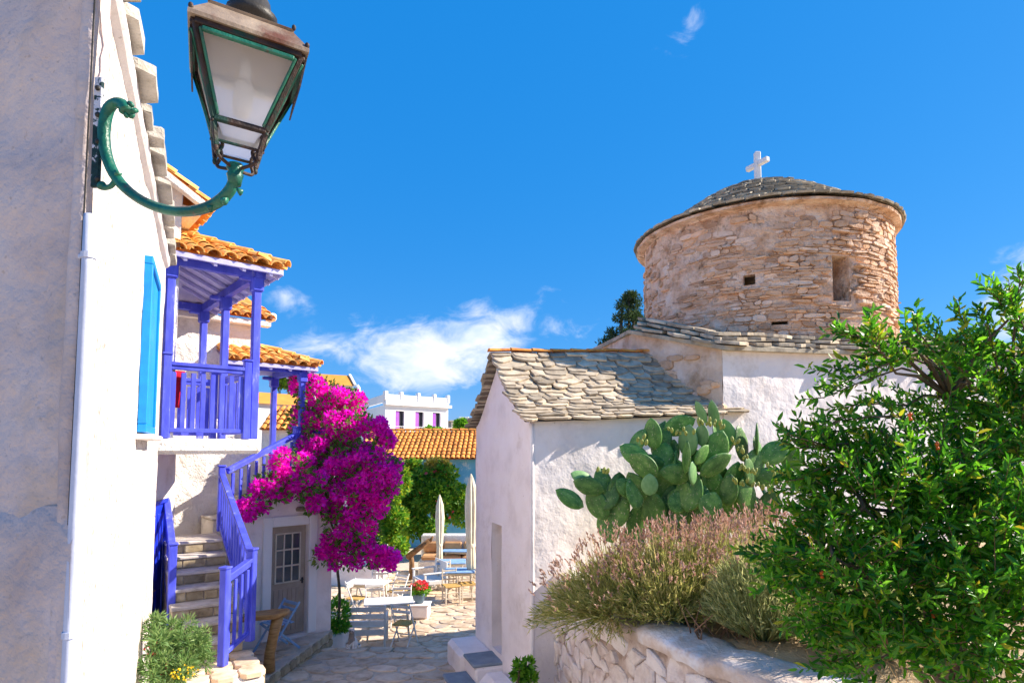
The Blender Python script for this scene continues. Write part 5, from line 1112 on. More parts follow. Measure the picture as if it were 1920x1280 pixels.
t = MB(); t.add([a - d * 0.2 + nn * 0.2 + Z3 * 2.0, b_ + d * 0.1 + nn * 0.2 + Z3 * 2.0, b_ + d * 0.1 - nn * 1.2 + Z3 * 2.62, a - d * 0.2 - nn * 1.2 + Z3 * 2.62, b_ - nn * 3 + Z3 * 2.0, a - nn * 3 + Z3 * 2.0], [(0, 1, 2, 3), (3, 2, 4, 5)]); t.build('roof', M['tile_flat'], h3)
sh3 = thing('tiled_shed', 'small tiled lean-to roof glimpsed between the porch posts', 'building', tuple(at(535, 900, 20.5)))
so_ = at(486, 806, 20); t = MB(); ux = V((1, 0.1, 0)).normalized(); us_ = V((-0.06, 0.9, 0.5)).normalized(); t.add([so_, so_ + ux * 1.7, so_ + ux * 1.7 + us_ * 1.5, so_ + us_ * 1.5], [(0, 1, 2, 3)]); srf = t.build('roof', M['tile_old'], sh3)
tile_field(srf, TILE_OLD, so_ + Z3 * 0.02, ux, us_, 1.7, lambda s: 1.5, colw=0.21, expo=0.34); t = MB(); t.wall(so_ + V((0, 0.2, 0)), ux, 1.6, (0.1, -0.99, 0), -4.2, so_.z + 0.05, step=0.5); t.build('wall', M['white_rough'], sh3)
gh = thing('grey_stone_house', 'distant grey stone house above the tiled roof', 'building', tuple(at(868, 830, 60))); a = at(846, 800, 60); b_ = at(905, 800, 62)
t = MB(); t.prism([(a.x, a.y), (b_.x, b_.y), (b_.x - 1, b_.y + 5), (a.x - 1, a.y + 5)], -4.3, 2.62); gw = t.build('wall', M['greyhouse'], gh); t = MB(); t.prism([(a.x - 0.15, a.y - 0.15), (b_.x, b_.y - 0.15), (b_.x - 1, b_.y + 5.1), (a.x - 1.15, a.y + 5.1)], 2.622, 2.76); t.build('roof_slab', M['greyhouse'], gh)
t = MB(); t.cbox(at(868, 800, 60.0) + V((0, 1.2, 0.78)), (1.0, 1.0, 0.5), None, 0.03); t.build('roof_box', M['white_clean'], gh)
t = MB(); t.cbox((a + b_) / 2 + V((1.0, -0.12, 0.1)), (0.7, 0.3, 0.9), None, 0.02); t.build('window', M['dark'], gh)

# low white garden wall behind the first tables
gw2 = thing('garden_wall', 'white garden wall with pale blue panel behind the near tables', 'wall', tuple(at(665, 1090, 18.2)))
a = at(612, 1070, 18.8); b_ = at(704, 1070, 18.4); t = MB(); t.wall(a, (1, -0.2 / 1.5, 0), 1.55, (-0.13, -0.99, 0), TZ, -2.75, step=0.2, amp=0.015); t.wall((a.x + 1.55, a.y - 0.2), (0, 1, 0), 2.0, (1, 0, 0), TZ, -2.75, step=0.3); t.build('wall', M['white'], gw2)
t = MB(); t.cbox(at(672, 1048, 18.5) + V((0, -0.03, 0)), (0.5, 0.04, 0.42), None, 0.01); t.build('panel', M['lightblue'], gw2)

# ================================================================== TERRACE FURNITURE
def Y_of(py): return -TZ * F_PX / (py - 840.4)
def ground(px, py): Y = Y_of(py); p = at(px, py, Y); return V((p.x, p.y, TZ + 0.022))
def build_folding_chair(label, loc, rz, group=None):
    o = thing('folding_chair', label, 'chair', loc, R(rz), group); W = 0.42
    for s in (-1, 1):
        t = MB(); t.beam((s * W / 2, -0.24, 0.0), (s * W / 2, 0.20, 0.88), 0.022, 0.034); t.build('long_leg', M['white_wood'], o, local=True)
        t = MB(); t.beam((s * (W / 2 - 0.03), 0.26, 0.0), (s * (W / 2 - 0.03), -0.20, 0.45), 0.022, 0.034); t.build('short_leg', M['white_wood'], o, local=True)
    for k in range(2): t = MB(); t.beam((-W / 2, 0.165 + 0.035 * k - 0.035, 0.81 - 0.09 * k), (W / 2, 0.165 + 0.035 * k - 0.035, 0.81 - 0.09 * k), 0.016, 0.06); t.build('back_slat', M['white_wood'], o, local=True)
    t = MB(); t.cbox((0, 0.0, 0.455), (W - 0.05, 0.40, 0.03), None, 0.01); t.build('seat', M['wicker'], o, local=True)
    t = MB(); t.beam((-W / 2, -0.15, 0.18), (W / 2, -0.15, 0.18), 0.02, 0.025); t.build('rung', M['white_wood'], o, local=True)
    return o
def build_bistro_chair(label, loc, rz, group=None):
    o = thing('bistro_chair', label, 'chair', loc, R(rz), group); W = 0.38
    for sx in (-1, 1):
        for sy in (-1, 1):
            t = MB(); t.beam((sx * W / 2, sy * W / 2, 0), (sx * W / 2, sy * W / 2 + (0.05 if sy > 0 else 0), 0.86 if sy > 0 else 0.46), 0.032, 0.032); t.build('leg', M['cream_wood'], o, local=True)
        t = MB(); t.beam((sx * W / 2, -W / 2, 0.22), (sx * W / 2, W / 2, 0.22), 0.018, 0.022); t.build('stretcher', M['cream_wood'], o, local=True)
    for z in (0.58, 0.69, 0.80): t = MB(); t.beam((-W / 2, W / 2 + 0.04, z), (W / 2, W / 2 + 0.04, z), 0.016, 0.045); t.build('back_slat', M['cream_wood'], o, local=True)
    t = MB(); t.cbox((0, 0, 0.455), (W + 0.04, W + 0.04, 0.035), None, 0.012); t.build('seat', M['wicker'], o, local=True)
    for z in (0.16, 0.30): t = MB(); t.beam((-W / 2, -W / 2, z), (W / 2, -W / 2, z), 0.018, 0.02); t.build('rung', M['cream_wood'], o, local=True)
    return o
def build_table(name, label, loc, rz, w, dp, h, topmat, legmat, round_=False, cat='table'):
    o = thing(name, label, cat, loc, R(rz)); t = MB()
    if round_: t.lathe([(0.0, h - 0.03), (w / 2 - 0.01, h - 0.03), (w / 2, h - 0.015), (w / 2 - 0.005, h), (0.0, h)], (0, 0, 0), 24)
    else: t.cbox((0, 0, h - 0.018), (w, dp, 0.036), None, 0.008)
    t.build('table_top', topmat, o, local=True)
    for sx in (-1, 1):
        for sy in (-1, 1): t = MB(); k = 0.6 if round_ else 0.84; t.beam((sx * w / 2 * k, sy * dp / 2 * k, 0), (sx * w / 2 * k * 0.85, sy * dp / 2 * k * 0.85, h - 0.037), 0.04, 0.04); t.build('leg', legmat, o, local=True)
    t = MB(); t.cbox((0, 0, h - 0.075), (w * (0.5 if round_ else 0.72), dp * (0.5 if round_ else 0.72), 0.07), None, 0.006); t.build('apron', legmat, o, local=True)
    return o
build_folding_chair('white folding chair with rush seat nearest the lane, right of the bench', ground(757, 1201), 165)
build_folding_chair('white folding chair with amber seat behind the near table, beside the trunk', ground(703, 1160), 20)
build_folding_chair('tilted white folding chair farthest back beside the rear white table', ground(745, 1136), -35)
build_folding_chair('white folding chair left of the near table, partly behind the bench', ground(668, 1150), 70)
build_folding_chair('white folding chair on the far side of the near table, beside the flower pot', ground(752, 1166), 5)
build_folding_chair('white folding chair behind the plain white table, just below the hanging bougainvillea', ground(712, 1124), 10)
build_table('slatted_table', 'white near table standing between bench and folding chair', ground(728, 1186), 12, 1.05, 0.62, 0.78, M['white_wood'], M['cream_wood'])
build_table('garden_table', 'plain white table under the lowest bougainvillea sprays', ground(690, 1142), -8, 1.0, 0.6, 0.76, M['white_wood'], M['cream_wood'])
# slatted bench
bo = thing('slatted_bench', 'white slatted bench seen from behind next to the cat', 'bench', ground(686, 1200), R(6)); BW = 0.82
for sx in (-1, 1):
    t = MB(); t.beam((sx * BW / 2, -0.22, 0), (sx * BW / 2, -0.27, 0.86), 0.045, 0.045); t.build('leg', M['white_wood'], bo, local=True)
    t = MB(); t.beam((sx * BW / 2, 0.25, 0), (sx * BW / 2, 0.25, 0.60), 0.045, 0.045); t.build('leg', M['white_wood'], bo, local=True)
    t = MB(); t.beam((sx * BW / 2, -0.25, 0.62), (sx * BW / 2, 0.28, 0.62), 0.055, 0.03); t.build('armrest', M['white_wood'], bo, local=True)
for z in (0.50, 0.64, 0.78): t = MB(); t.cbox((0, -0.255, z), (BW, 0.022, 0.095), None, 0.006); t.build('back_slat', M['white_wood'], bo, local=True)
for y in (-0.16, -0.04, 0.08, 0.20): t = MB(); t.cbox((0, y, 0.42), (BW, 0.10, 0.024), None, 0.006); t.build('seat_slat', M['white_wood'], bo, local=True)
t = MB(); t.cbox((0, -0.2, 0.30), (BW - 0.05, 0.02, 0.12), None, 0.006); t.build('apron', M['white_wood'], bo, local=True)
# white garden armchair
ao = thing('garden_armchair', 'wide white slatted garden armchair in the middle of the terrace', 'armchair', ground(806, 1104), R(-62)); AW = 0.95
for sx in (-1, 1):
    for sy in (-1, 1): t = MB(); t.cbox((sx * AW / 2, sy * 0.32, 0.29), (0.06, 0.06, 0.58), None, 0.008); t.build('leg', M['white_wood'], ao, local=True)
    t = MB(); t.cbox((sx * AW / 2, 0, 0.595), (0.09, 0.76, 0.03), None, 0.008); t.build('armrest', M['white_wood'], ao, local=True)
    t = MB(); t.cbox((sx * AW / 2, 0, 0.34), (0.025, 0.56, 0.10), None, 0.006); t.build('arm_slat', M['white_wood'], ao, local=True)
t = MB(); t.cbox((0, 0.34, 0.60), (AW - 0.06, 0.04, 0.52), None, 0.01); t.build('backrest', M['white_wood'], ao, local=True)
t = MB(); t.cbox((0, -0.02, 0.36), (AW - 0.07, 0.66, 0.06), None, 0.01); t.build('seat', M['white_wood'], ao, local=True)
build_bistro_chair('cream ladder back chair standing nearest, left of the closed parasol', ground(846, 1125), 20, 'ladder back chairs at the far tables')
build_bistro_chair('cream ladder back chair half hidden behind the parasol by the chapel wall', ground(876, 1121), -70, 'ladder back chairs at the far tables')
build_bistro_chair('cream ladder back chair beside the log, behind the armchair', ground(836, 1098), 170, 'ladder back chairs at the far tables')
build_bistro_chair('cream ladder back chair at the middle pale blue table near the parasol', ground(874, 1098), -100, 'ladder back chairs at the far tables')
build_table('blue_topped_table', 'pale blue topped table between the ladder back chairs and parasol', ground(862, 1116), 5, 0.80, 0.7, 0.76, M['lightblue'], M['cream_wood'])
build_table('blue_topped_table', 'pale blue topped table just behind the white armchair', ground(846, 1096), 5, 0.85, 0.75, 0.76, M['lightblue'], M['cream_wood'])
build_table('blue_topped_table', 'pale blue topped table farthest back before the cushioned bench', ground(858, 1070), -5, 0.95, 0.8, 0.76, M['lightblue'], M['cream_wood'])
def umbrella(label, loc, h, r_):
    o = thing('closed_parasol', label, 'parasol', loc); t = MB(); t.tube([(0, 0, 0), (0, 0, h * 0.98)], 0.024, 10); t.build('pole', M['cream_wood'], o, local=True)
    t = MB(); t.cbox((0, 0, 0.03), (0.5, 0.5, 0.06), None, 0.01); t.build('base', M['grout'], o, local=True)
    md = lambda a, i, z: 1 + 0.22 * math.sin(a * 8 + i * 0.25) + 0.12 * math.sin(a * 3 + 1)
    t = MB(); z0 = h * 0.22; t.lathe([(r_ * 0.55, z0), (r_ * 0.72, z0 + 0.05 * h), (r_ * 0.62, h * 0.40), (r_ * 0.74, h * 0.44), (r_ * 0.9, h * 0.58), (r_, h * 0.74), (r_ * 0.78, h * 0.88), (r_ * 0.3, h * 0.97), (0.01, h)], (0, 0, 0), 40, md); cn = t.build('canopy', M['canvas'], o, smooth=True, local=True)
    t = MB(); t.lathe([(r_ * 0.72, h * 0.405), (r_ * 0.76, h * 0.415), (r_ * 0.76, h * 0.425), (r_ * 0.72, h * 0.435)], (0, 0, 0), 24); t.build('tie', M['canvas'], cn, local=True)
umbrella('tall closed cream parasol against the edge of the chapel wall', ground(882, 1115), 3.38, 0.155)
umbrella('closed pale parasol in front of the hedge, left of the taller one', ground(823, 1086), 2.65, 0.12)
# white block with flower pot
fp = thing('white_block', 'small whitewashed block holding the flower pot', 'block', ground(788, 1150)); t = MB(); t.cbox((0, 0, 0.15), (0.46, 0.4, 0.30), None, 0.04); t.build('body', M['white'], fp, local=True); t = MB(); t.cbox((0, 0, 0.315), (0.50, 0.44, 0.03), None, 0.01); t.build('cap', M['white'], fp, local=True)
pt = ground(786, 1150) + Z3 * 0.34; po = thing('flower_pot', 'grey blue pot of red and pink geraniums on the white block', 'flower pot', tuple(pt))
t = MB(); t.lathe([(0.10, 0.0), (0.14, 0.18), (0.155, 0.20), (0.15, 0.22), (0.12, 0.215)], pt, 18); t.build('pot', M['terracotta_pot'], po, smooth=True)
P, D = in_blobs([(tuple(pt + V((0, 0, 0.32))), (0.24, 0.22, 0.14))], 420, 0.2); leaves('foliage', P, D, RNG.uniform(0.05, 0.08, 420), M['potleaf'], po, 0.8)
P, D = in_blobs([(tuple(pt + V((0.04, -0.05, 0.42))), (0.18, 0.18, 0.10)), (tuple(pt + V((-0.16, -0.05, 0.38))), (0.08, 0.1, 0.06))], 300, 0.4); leaves('flowers', P, D, RNG.uniform(0.04, 0.06, 300), M['redflower'], po, 0.9)
# planter with leafy plant at the foot of the trunk
pq = V((ground(640, 1206).x - 0.02, 12.6, -4.0)); pn = thing('leafy_planter', 'bright green leafy plant in a white block planter at the cafe corner', 'potted plant', tuple(pq))
t = MB(); t.cbox(pq + Z3 * 0.18, (0.42, 0.42, 0.36), None, 0.03); t.build('planter', M['white'], pn)
P, D = in_blobs([(tuple(pq + V((0, 0, 0.66))), (0.24, 0.24, 0.36)), (tuple(pq + V((0.03, -0.05, 0.45))), (0.22, 0.22, 0.15))], 1100, 0.3); leaves('foliage', P, D, RNG.uniform(0.06, 0.10, 1100), M['potleaf'], pn, 0.55)
# cushioned bench along a low white wall, with a leaning log
lw = thing('built_in_bench', 'low white walled bench with tan cushions at the far end of the terrace', 'bench', tuple(ground(845, 1062)))
a = at(790, 1040, 20.5); t = MB(); t.cbox((a.x + 1.0, 20.9, -3.48), (2.1, 0.3, 1.24), None, 0.05); t.build('bench_wall', M['white_rough'], lw); t = MB(); t.cbox((a.x + 1.0, 20.42, -3.85), (2.1, 0.62, 0.5), None, 0.05); t.build('seat_base', M['white_rough'], lw)
for k in range(3): t = MB(); t.cbox((a.x + 0.36 + 0.66 * k, 20.42, -3.53), (0.64, 0.6, 0.14), None, 0.05); t.build('cushion', M['cushion'], lw)
for k in range(3): t = MB(); t.cbox((a.x + 0.36 + 0.66 * k, 20.69, -3.26), (0.62, 0.13, 0.36), None, 0.05); t.build('back_cushion', M['cushion'], lw)
t = MB(); t.tube([at(764, 1044, 19.6), at(782, 1030, 19.5), at(806, 1012, 19.4)], [0.10, 0.09, 0.07], 8); t.tube([at(806, 1014, 19.4), at(812, 1005, 19.4)], [0.06, 0.03], 6); t.tube([at(770, 1040, 19.6) , at(772, 1052, 19.6), ground(772, 1082) + Z3 * 0.0], [0.08, 0.08, 0.09], 8); tag(t.build('log', M['wood_old'], None, smooth=True), 'old brown log propped up before the cushioned bench', 'log')
# rustic table and blue folding chair by the cafe door
tq = V((-3.52, 8.95, -3.13)); rtb = thing('rustic_table', 'small varnished wood slab table on a crooked log leg by the stairs', 'table', tuple(tq))
t = MB(); poly = [(-0.32, -0.10), (-0.28, -0.19), (0.0, -0.17), (0.25, -0.20), (0.31, -0.05), (0.26, 0.14), (0.05, 0.17), (-0.2, 0.15), (-0.31, 0.05)]; poly = rounded([(-3.52 + p[0] * 0.94 + p[1] * 0.2, 8.95 + p[1] + p[0] * 0.35) for p in poly])
n = len(poly); zt = -2.33; ins = inset(poly, 0.015); t.add([(x, y, zt - 0.075) for x, y in ins] + [(x, y, zt - 0.05) for x, y in poly] + [(x, y, zt - 0.012) for x, y in poly] + [(x, y, zt) for x, y in ins], [tuple(range(n))[::-1]] + [(k * n + i, k * n + (i + 1) % n, (k + 1) * n + (i + 1) % n, (k + 1) * n + i) for k in range(3) for i in range(n)] + [tuple(range(3 * n, 4 * n))]); t.build('table_top', M['wood'], rtb)
t = MB(); t.tube([(-3.44, 8.92, -3.14), (-3.44, 8.93, -2.9), (-3.40, 8.95, -2.65), (-3.36, 8.98, -2.41)], [0.085, 0.072, 0.070, 0.085], 10); t.build('log_leg', M['wood'], rtb, smooth=True)
fo = thing('blue_folding_chair', 'faded blue folding chair leaning by the taupe door', 'chair', (-3.62, 9.75, -3.13), R(-38))
for s in (-1, 1):
    t = MB(); t.beam((s * 0.2, -0.30, 0.02), (s * 0.2, 0.22, 0.74), 0.022, 0.035); t.build('long_leg', M['lightblue'], fo, local=True); t = MB(); t.beam((s * 0.17, 0.26, 0.02), (s * 0.17, -0.22, 0.44), 0.022, 0.035); t.build('short_leg', M['lightblue'], fo, local=True)
for k in range(4): t = MB(); t.cbox((0, -0.16 + 0.09 * k, 0.445), (0.38, 0.07, 0.018), None, 0.004); t.build('seat_slat', M['lightblue'], fo, local=True)
for k in range(2): t = MB(); t.beam((-0.2, 0.205 - 0.05 * k, 0.70 - 0.08 * k), (0.2, 0.205 - 0.05 * k, 0.70 - 0.08 * k), 0.015, 0.05); t.build('back_slat', M['lightblue'], fo, local=True)

# ================================================================== CAT
cq = V((-2.715, 10.66, street_z(10.66) + 0.02)); t = MB(); RX = lambda a: Matrix.Rotation(R(a), 3, 'X')
t.ellipsoid((0, 0.03, 0.085), (0.085, 0.11, 0.085), None, 16, 12); t.ellipsoid((0, -0.01, 0.16), (0.062, 0.07, 0.10), RX(-14), 16, 12); t.ellipsoid((0, -0.04, 0.215), (0.05, 0.05, 0.055), None, 14, 10)
t.ellipsoid((0, -0.055, 0.285), (0.052, 0.05, 0.046), None, 16, 12); t.ellipsoid((0, -0.10, 0.272), (0.024, 0.022, 0.018), None, 10, 8)
for s in (-1, 1):
    t.tube([(s * 0.028, -0.055, 0.17), (s * 0.03, -0.075, 0.08), (s * 0.03, -0.085, 0.012)], [0.028, 0.020, 0.020], 10); t.ellipsoid((s * 0.03, -0.10, 0.014), (0.019, 0.03, 0.014), None, 10, 8)
    t.ellipsoid((s * 0.07, 0.0, 0.055), (0.034, 0.075, 0.055), None, 12, 10); t.ellipsoid((s * 0.072, -0.075, 0.014), (0.02, 0.036, 0.014), None, 10, 8); t.tube([(s * 0.030, -0.05, 0.315), (s * 0.042, -0.05, 0.348)], [0.020, 0.005], 8)
t.tube([(0.0, 0.12, 0.03), (0.07, 0.13, 0.022), (0.13, 0.08, 0.02), (0.14, 0.0, 0.02), (0.11, -0.06, 0.02)], [0.022, 0.019, 0.018, 0.017, 0.010], 8)
cat = t.build('cat', M['fur'], None, smooth=True); cat.location = cq; cat.rotation_euler = (0, 0, R(8)); rmod = cat.modifiers.new('skin', 'REMESH'); rmod.mode = 'VOXEL'; rmod.voxel_size = 0.008; rmod.use_smooth_shade = True
smo = cat.modifiers.new('smooth', 'SMOOTH'); smo.iterations = 4
tag(cat, 'grey and white cat sitting upright on the lane beside the bench', 'cat')
for s in (-1, 1): t = MB(); t.ellipsoid((s * 0.02, -0.098, 0.294), (0.007, 0.005, 0.007), None, 8, 6); t.build('eye', M['dark'], cat, local=True)

# ================================================================== PLANTS
def B(px, py, Y, rx, ry, rd=None):
    k = Y / F_PX; p = at(px, py, Y); return (tuple(p), (rx * k, (rd if rd else (rx + ry) / 2 * k), ry * k))
bg_ = thing('bougainvillea', 'magenta bougainvillea cascading over the cafe front and stair rail', 'climbing plant', tuple(at(642, 1195, 11.4)))
bb = [B(566, 722, 11.5, 26, 28), B(598, 748, 11.3, 40, 40), B(575, 790, 11.2, 34, 36), B(640, 770, 11.2, 46, 42), B(622, 820, 11.0, 52, 44), B(668, 820, 11.0, 44, 46), B(590, 850, 10.8, 40, 34), B(545, 880, 9.95, 42, 28), B(508, 912, 9.75, 34, 26), B(482, 938, 9.55, 24, 22), B(462, 962, 9.45, 14, 16), B(562, 905, 10.0, 42, 28), B(585, 935, 10.2, 18, 26), B(522, 925, 9.7, 20, 16),
      B(655, 872, 10.8, 56, 42), B(702, 868, 10.7, 34, 26), B(738, 886, 10.7, 16, 26), B(690, 905, 10.7, 46, 36), B(655, 940, 10.6, 40, 40), B(702, 945, 10.6, 34, 22), B(640, 985, 10.6, 30, 36), B(672, 1000, 10.6, 40, 36), B(690, 1036, 10.6, 34, 26), B(728, 1042, 10.55, 17, 12), B(612, 1042, 10.6, 26, 16), B(652, 1042, 10.6, 30, 22), B(616, 930, 10.7, 20, 40), B(722, 822, 10.9, 10, 16), B(715, 800, 10.95, 5, 14)]
# break the masses into clusters so that gaps and hanging sprays show
clus = []
for c, r_ in bb:
    for _ in range(max(4, int(r_[0] * r_[2] / 0.009))):
        d = RNG.normal(0, 1, 3); d /= np.linalg.norm(d); k = RNG.uniform(0.3, 1.0) ** 0.5; s = RNG.uniform(0.07, 0.15)
        clus.append(((c[0] + d[0] * r_[0] * k, c[1] + d[1] * r_[1] * k, c[2] + d[2] * r_[2] * k), (s * 1.1, s * 1.1, s)))
P, D = in_blobs(clus, 40000, 0.3); leaves('bracts', P, D, RNG.uniform(0.035, 0.085, 40000), M['bract'], bg_, 0.85, 0.2, 0.7)
P, D = in_blobs(bb, 6500, 0.85); leaves('leaves', P, D, RNG.uniform(0.05, 0.11, 6500), M['bougleaf'], bg_, 0.6, 0.2, 0.6)
t = MB(); base = at(642, 1200, 12.0)
t.tube(bez([V((pq.x, 12.62, -3.66)), at(637, 1120, 12.3), at(632, 1060, 11.5), at(628, 1000, 10.9), at(636, 930, 10.8), at(640, 870, 10.9)], 4), 0.028, 8); t.tube(bez([at(628, 1000, 10.9), at(600, 930, 10.7), at(560, 900, 10.5), at(500, 905, 10.2)], 4), 0.018, 6); t.tube(bez([at(636, 930, 10.8), at(620, 840, 11.0), at(590, 760, 11.3)], 4), 0.018, 6); t.tube(bez([at(640, 900, 10.85), at(690, 880, 10.75), at(738, 880, 10.7)], 4), 0.012, 6); t.tube(bez([at(632, 970, 10.85), at(665, 1000, 10.6), at(700, 1040, 10.6)], 4), 0.012, 6); t.build('trunk', M['bark'], bg_, smooth=True)

def bush(name, label, cat_, loc, blobs, n, size, mat, aspect=0.5, shell=0.35, stems=None, six=False, extra=None, group=None, fol='foliage', up=0.0):
    o = thing(name, label, cat_, tuple(loc), 0, group); P, D = in_blobs(blobs, n, shell); leaves(fol, P, D, RNG.uniform(size * 0.7, size * 1.25, n), mat, o, aspect, 0.25, 0.5, up=up, six=six)
    t = MB(); b0 = V(loc); tops = [V(c) for c, r_ in blobs]
    for q in tops[:10]: t.tube([b0, b0.lerp(q, 0.5) + V((random.uniform(-0.1, 0.1), random.uniform(-0.1, 0.1), 0.05)), q], [stems or 0.04, (stems or 0.04) * 0.7, (stems or 0.04) * 0.3], 6)
    t.build('stems', M['bark'], o, smooth=True)
    if extra:
        for nm, m_, cnt, sz in extra: P, D = in_blobs(blobs, cnt, 0.85); leaves(nm, P, D, RNG.uniform(sz * 0.8, sz * 1.2, cnt), m_, o, 0.85, 0.2, 0.6)
    return o
def clusters(bl, s0, s1, dens):
    o = []
    for c, r_ in bl:
        for _ in range(max(4, int(r_[0] * r_[2] * dens))):
            d = RNG.normal(0, 1, 3); d /= np.linalg.norm(d); k = RNG.uniform(0.2, 1.0) ** 0.5; s = RNG.uniform(s0, s1); o.append(((c[0] + d[0] * r_[0] * k, c[1] + d[1] * r_[1] * k, c[2] + d[2] * r_[2] * k), (s, s, s * 1.1)))
    return o
bush('vine_hedge', 'dense green vine hedge in front of the tiled outbuilding', 'hedge', (ground(815, 1024).x, 23.6, TZ), clusters([B(770, 905, 23.5, 38, 42, 0.7), B(820, 915, 23.6, 40, 40, 0.7), B(800, 950, 23.4, 52, 36, 0.7), B(862, 935, 24.0, 36, 36, 0.6), B(760, 950, 23.2, 30, 50, 0.6), B(870, 975, 23.6, 30, 26, 0.6), B(790, 985, 23.2, 50, 22, 0.6)], 0.22, 0.42, 22), 14000, 0.17, M['hedgeleaf'], 0.55, extra=[('flowers', M['redflower'], 150, 0.14)])
bush('golden_creeper', 'sunlit golden crest of foliage along the hedge top below the tiled roof', 'shrub', (ground(815, 1024).x + 0.1, 24.2, TZ), clusters([B(818, 880, 23.9, 26, 13, 0.4), B(770, 874, 23.9, 10, 8, 0.3)], 0.16, 0.28, 50), 2600, 0.14, M['hedgegold'], 0.55)
bush('leafy_column', 'yellow green leafy climber column behind the bougainvillea sprays', 'shrub', (ground(720, 1052).x, 19.6, TZ), clusters([B(728, 960, 19.5, 24, 46, 0.45), B(716, 1010, 19.4, 22, 34, 0.45), B(748, 1000, 19.8, 20, 44, 0.4), B(735, 905, 20, 26, 28, 0.45)], 0.18, 0.34, 26), 7000, 0.13, M['hedgeleaf'], 0.55, extra=[('young_leaves', M['shrubyoung'], 900, 0.12)])
bush('orchard_tree', 'rounded green tree top above the tiled roof, before the purple shutters', 'tree', tuple(at(820, 1000, 31)), clusters([B(820, 812, 31, 24, 9, 0.7)], 0.25, 0.4, 14), 1500, 0.2, M['potleaf'], 0.6, fol='crown')
bush('orchard_tree', 'green tree top beside the grey stone house by the chapel eave', 'tree', tuple(at(878, 1000, 33)), clusters([B(876, 808, 33, 22, 14, 0.8)], 0.25, 0.45, 14), 1800, 0.2, M['potleaf'], 0.6, fol='crown')
bush('courtyard_tree', 'dark green tree seen through the porch posts', 'tree', tuple(at(530, 900, 33)), clusters([B(528, 718, 33, 26, 20, 0.8)], 0.25, 0.45, 16), 2200, 0.2, M['hedgeleaf'], 0.6, fol='crown')
# conifer behind the chapel ridge
cl = []
for k in range(90):
    z = RNG.uniform(0, 1); w = 0.12 + 0.88 * (1 - z) ** 0.9; a = RNG.uniform(0, 6.28); c = at(1170 + 10 * z, 560, 24); r_ = 1.75 * w * RNG.uniform(0.3, 1.0); cl.append(((c.x + r_ * math.cos(a), 24 + r_ * math.sin(a), 2.6 + 3.5 * z), (0.26, 0.26, 0.16)))
ct = bush('conifer', 'dark conifer rising between chapel ridge and stone drum', 'tree', (at(1176, 900, 24).x, 24, TZ), cl, 9000, 0.13, M['darkleaf'], 0.35, 0.1, stems=0.10, fol='crown', up=0.4)
# oleander bush on the left
ob = bush('flowering_bush', 'loose grey green bush with yellow and pink flowers at the stair foot', 'bush', (at(330, 1250, 5.7).x, 5.7, street_z(5.7)), clusters([B(322, 1196, 5.6, 38, 40, 0.25), B(318, 1250, 5.5, 48, 40, 0.3), B(352, 1232, 5.6, 30, 30, 0.25), B(303, 1165, 5.7, 22, 20, 0.2), B(380, 1196, 5.6, 10, 14, 0.1)], 0.04, 0.08, 420), 5200, 0.062, M['oleander'], 0.20, 0.1, stems=0.012, up=0.25, extra=None)
P, D = in_blobs([B(345, 1258, 5.35, 24, 12, 0.1)], 60, 0.4); leaves('yellow_flowers', P, D, RNG.uniform(0.014, 0.024, 60), M['yellowflower'], ob, 0.9)
P, D = in_blobs([B(286, 1215, 5.4, 8, 12, 0.08), B(300, 1255, 5.4, 14, 10, 0.08)], 50, 0.4); leaves('pink_flowers', P, D, RNG.uniform(0.014, 0.024, 50), M['redflower'], ob, 0.9)
bush('corner_plant', 'small bright green plant growing at the chapel corner', 'plant', (at(980, 1290, 7.35).x, 7.35, street_z(7.35)), clusters([B(982, 1262, 7.3, 17, 20, 0.1)], 0.05, 0.08, 400), 500, 0.075, M['potleaf'], 0.55)
# dry weeds on the garden soil
n = 2600; gx = RNG.uniform(1.4, 7.5, n); gy = RNG.uniform(2.2, 8.2, n); keep = np.array([x > 1.0 + max(0, 5.9 - y) * 0.62 + 0.5 for x, y in zip(gx, gy)]); P0_ = np.stack([gx, gy, np.full(n, -1.62)], 1)[keep]; P1_ = P0_ + np.stack([RNG.normal(0, 0.10, len(P0_)), RNG.normal(0, 0.10, len(P0_)), RNG.uniform(0.08, 0.34, len(P0_))], 1)
dw = ribbons('dry_grass', P0_, P1_, RNG.normal(0, 0.08, P0_.shape), RNG.uniform(0.002, 0.005, len(P0_)), M['straw'], None); tag(dw, 'dry straw coloured grass on the garden soil', 'grass', kind='stuff')

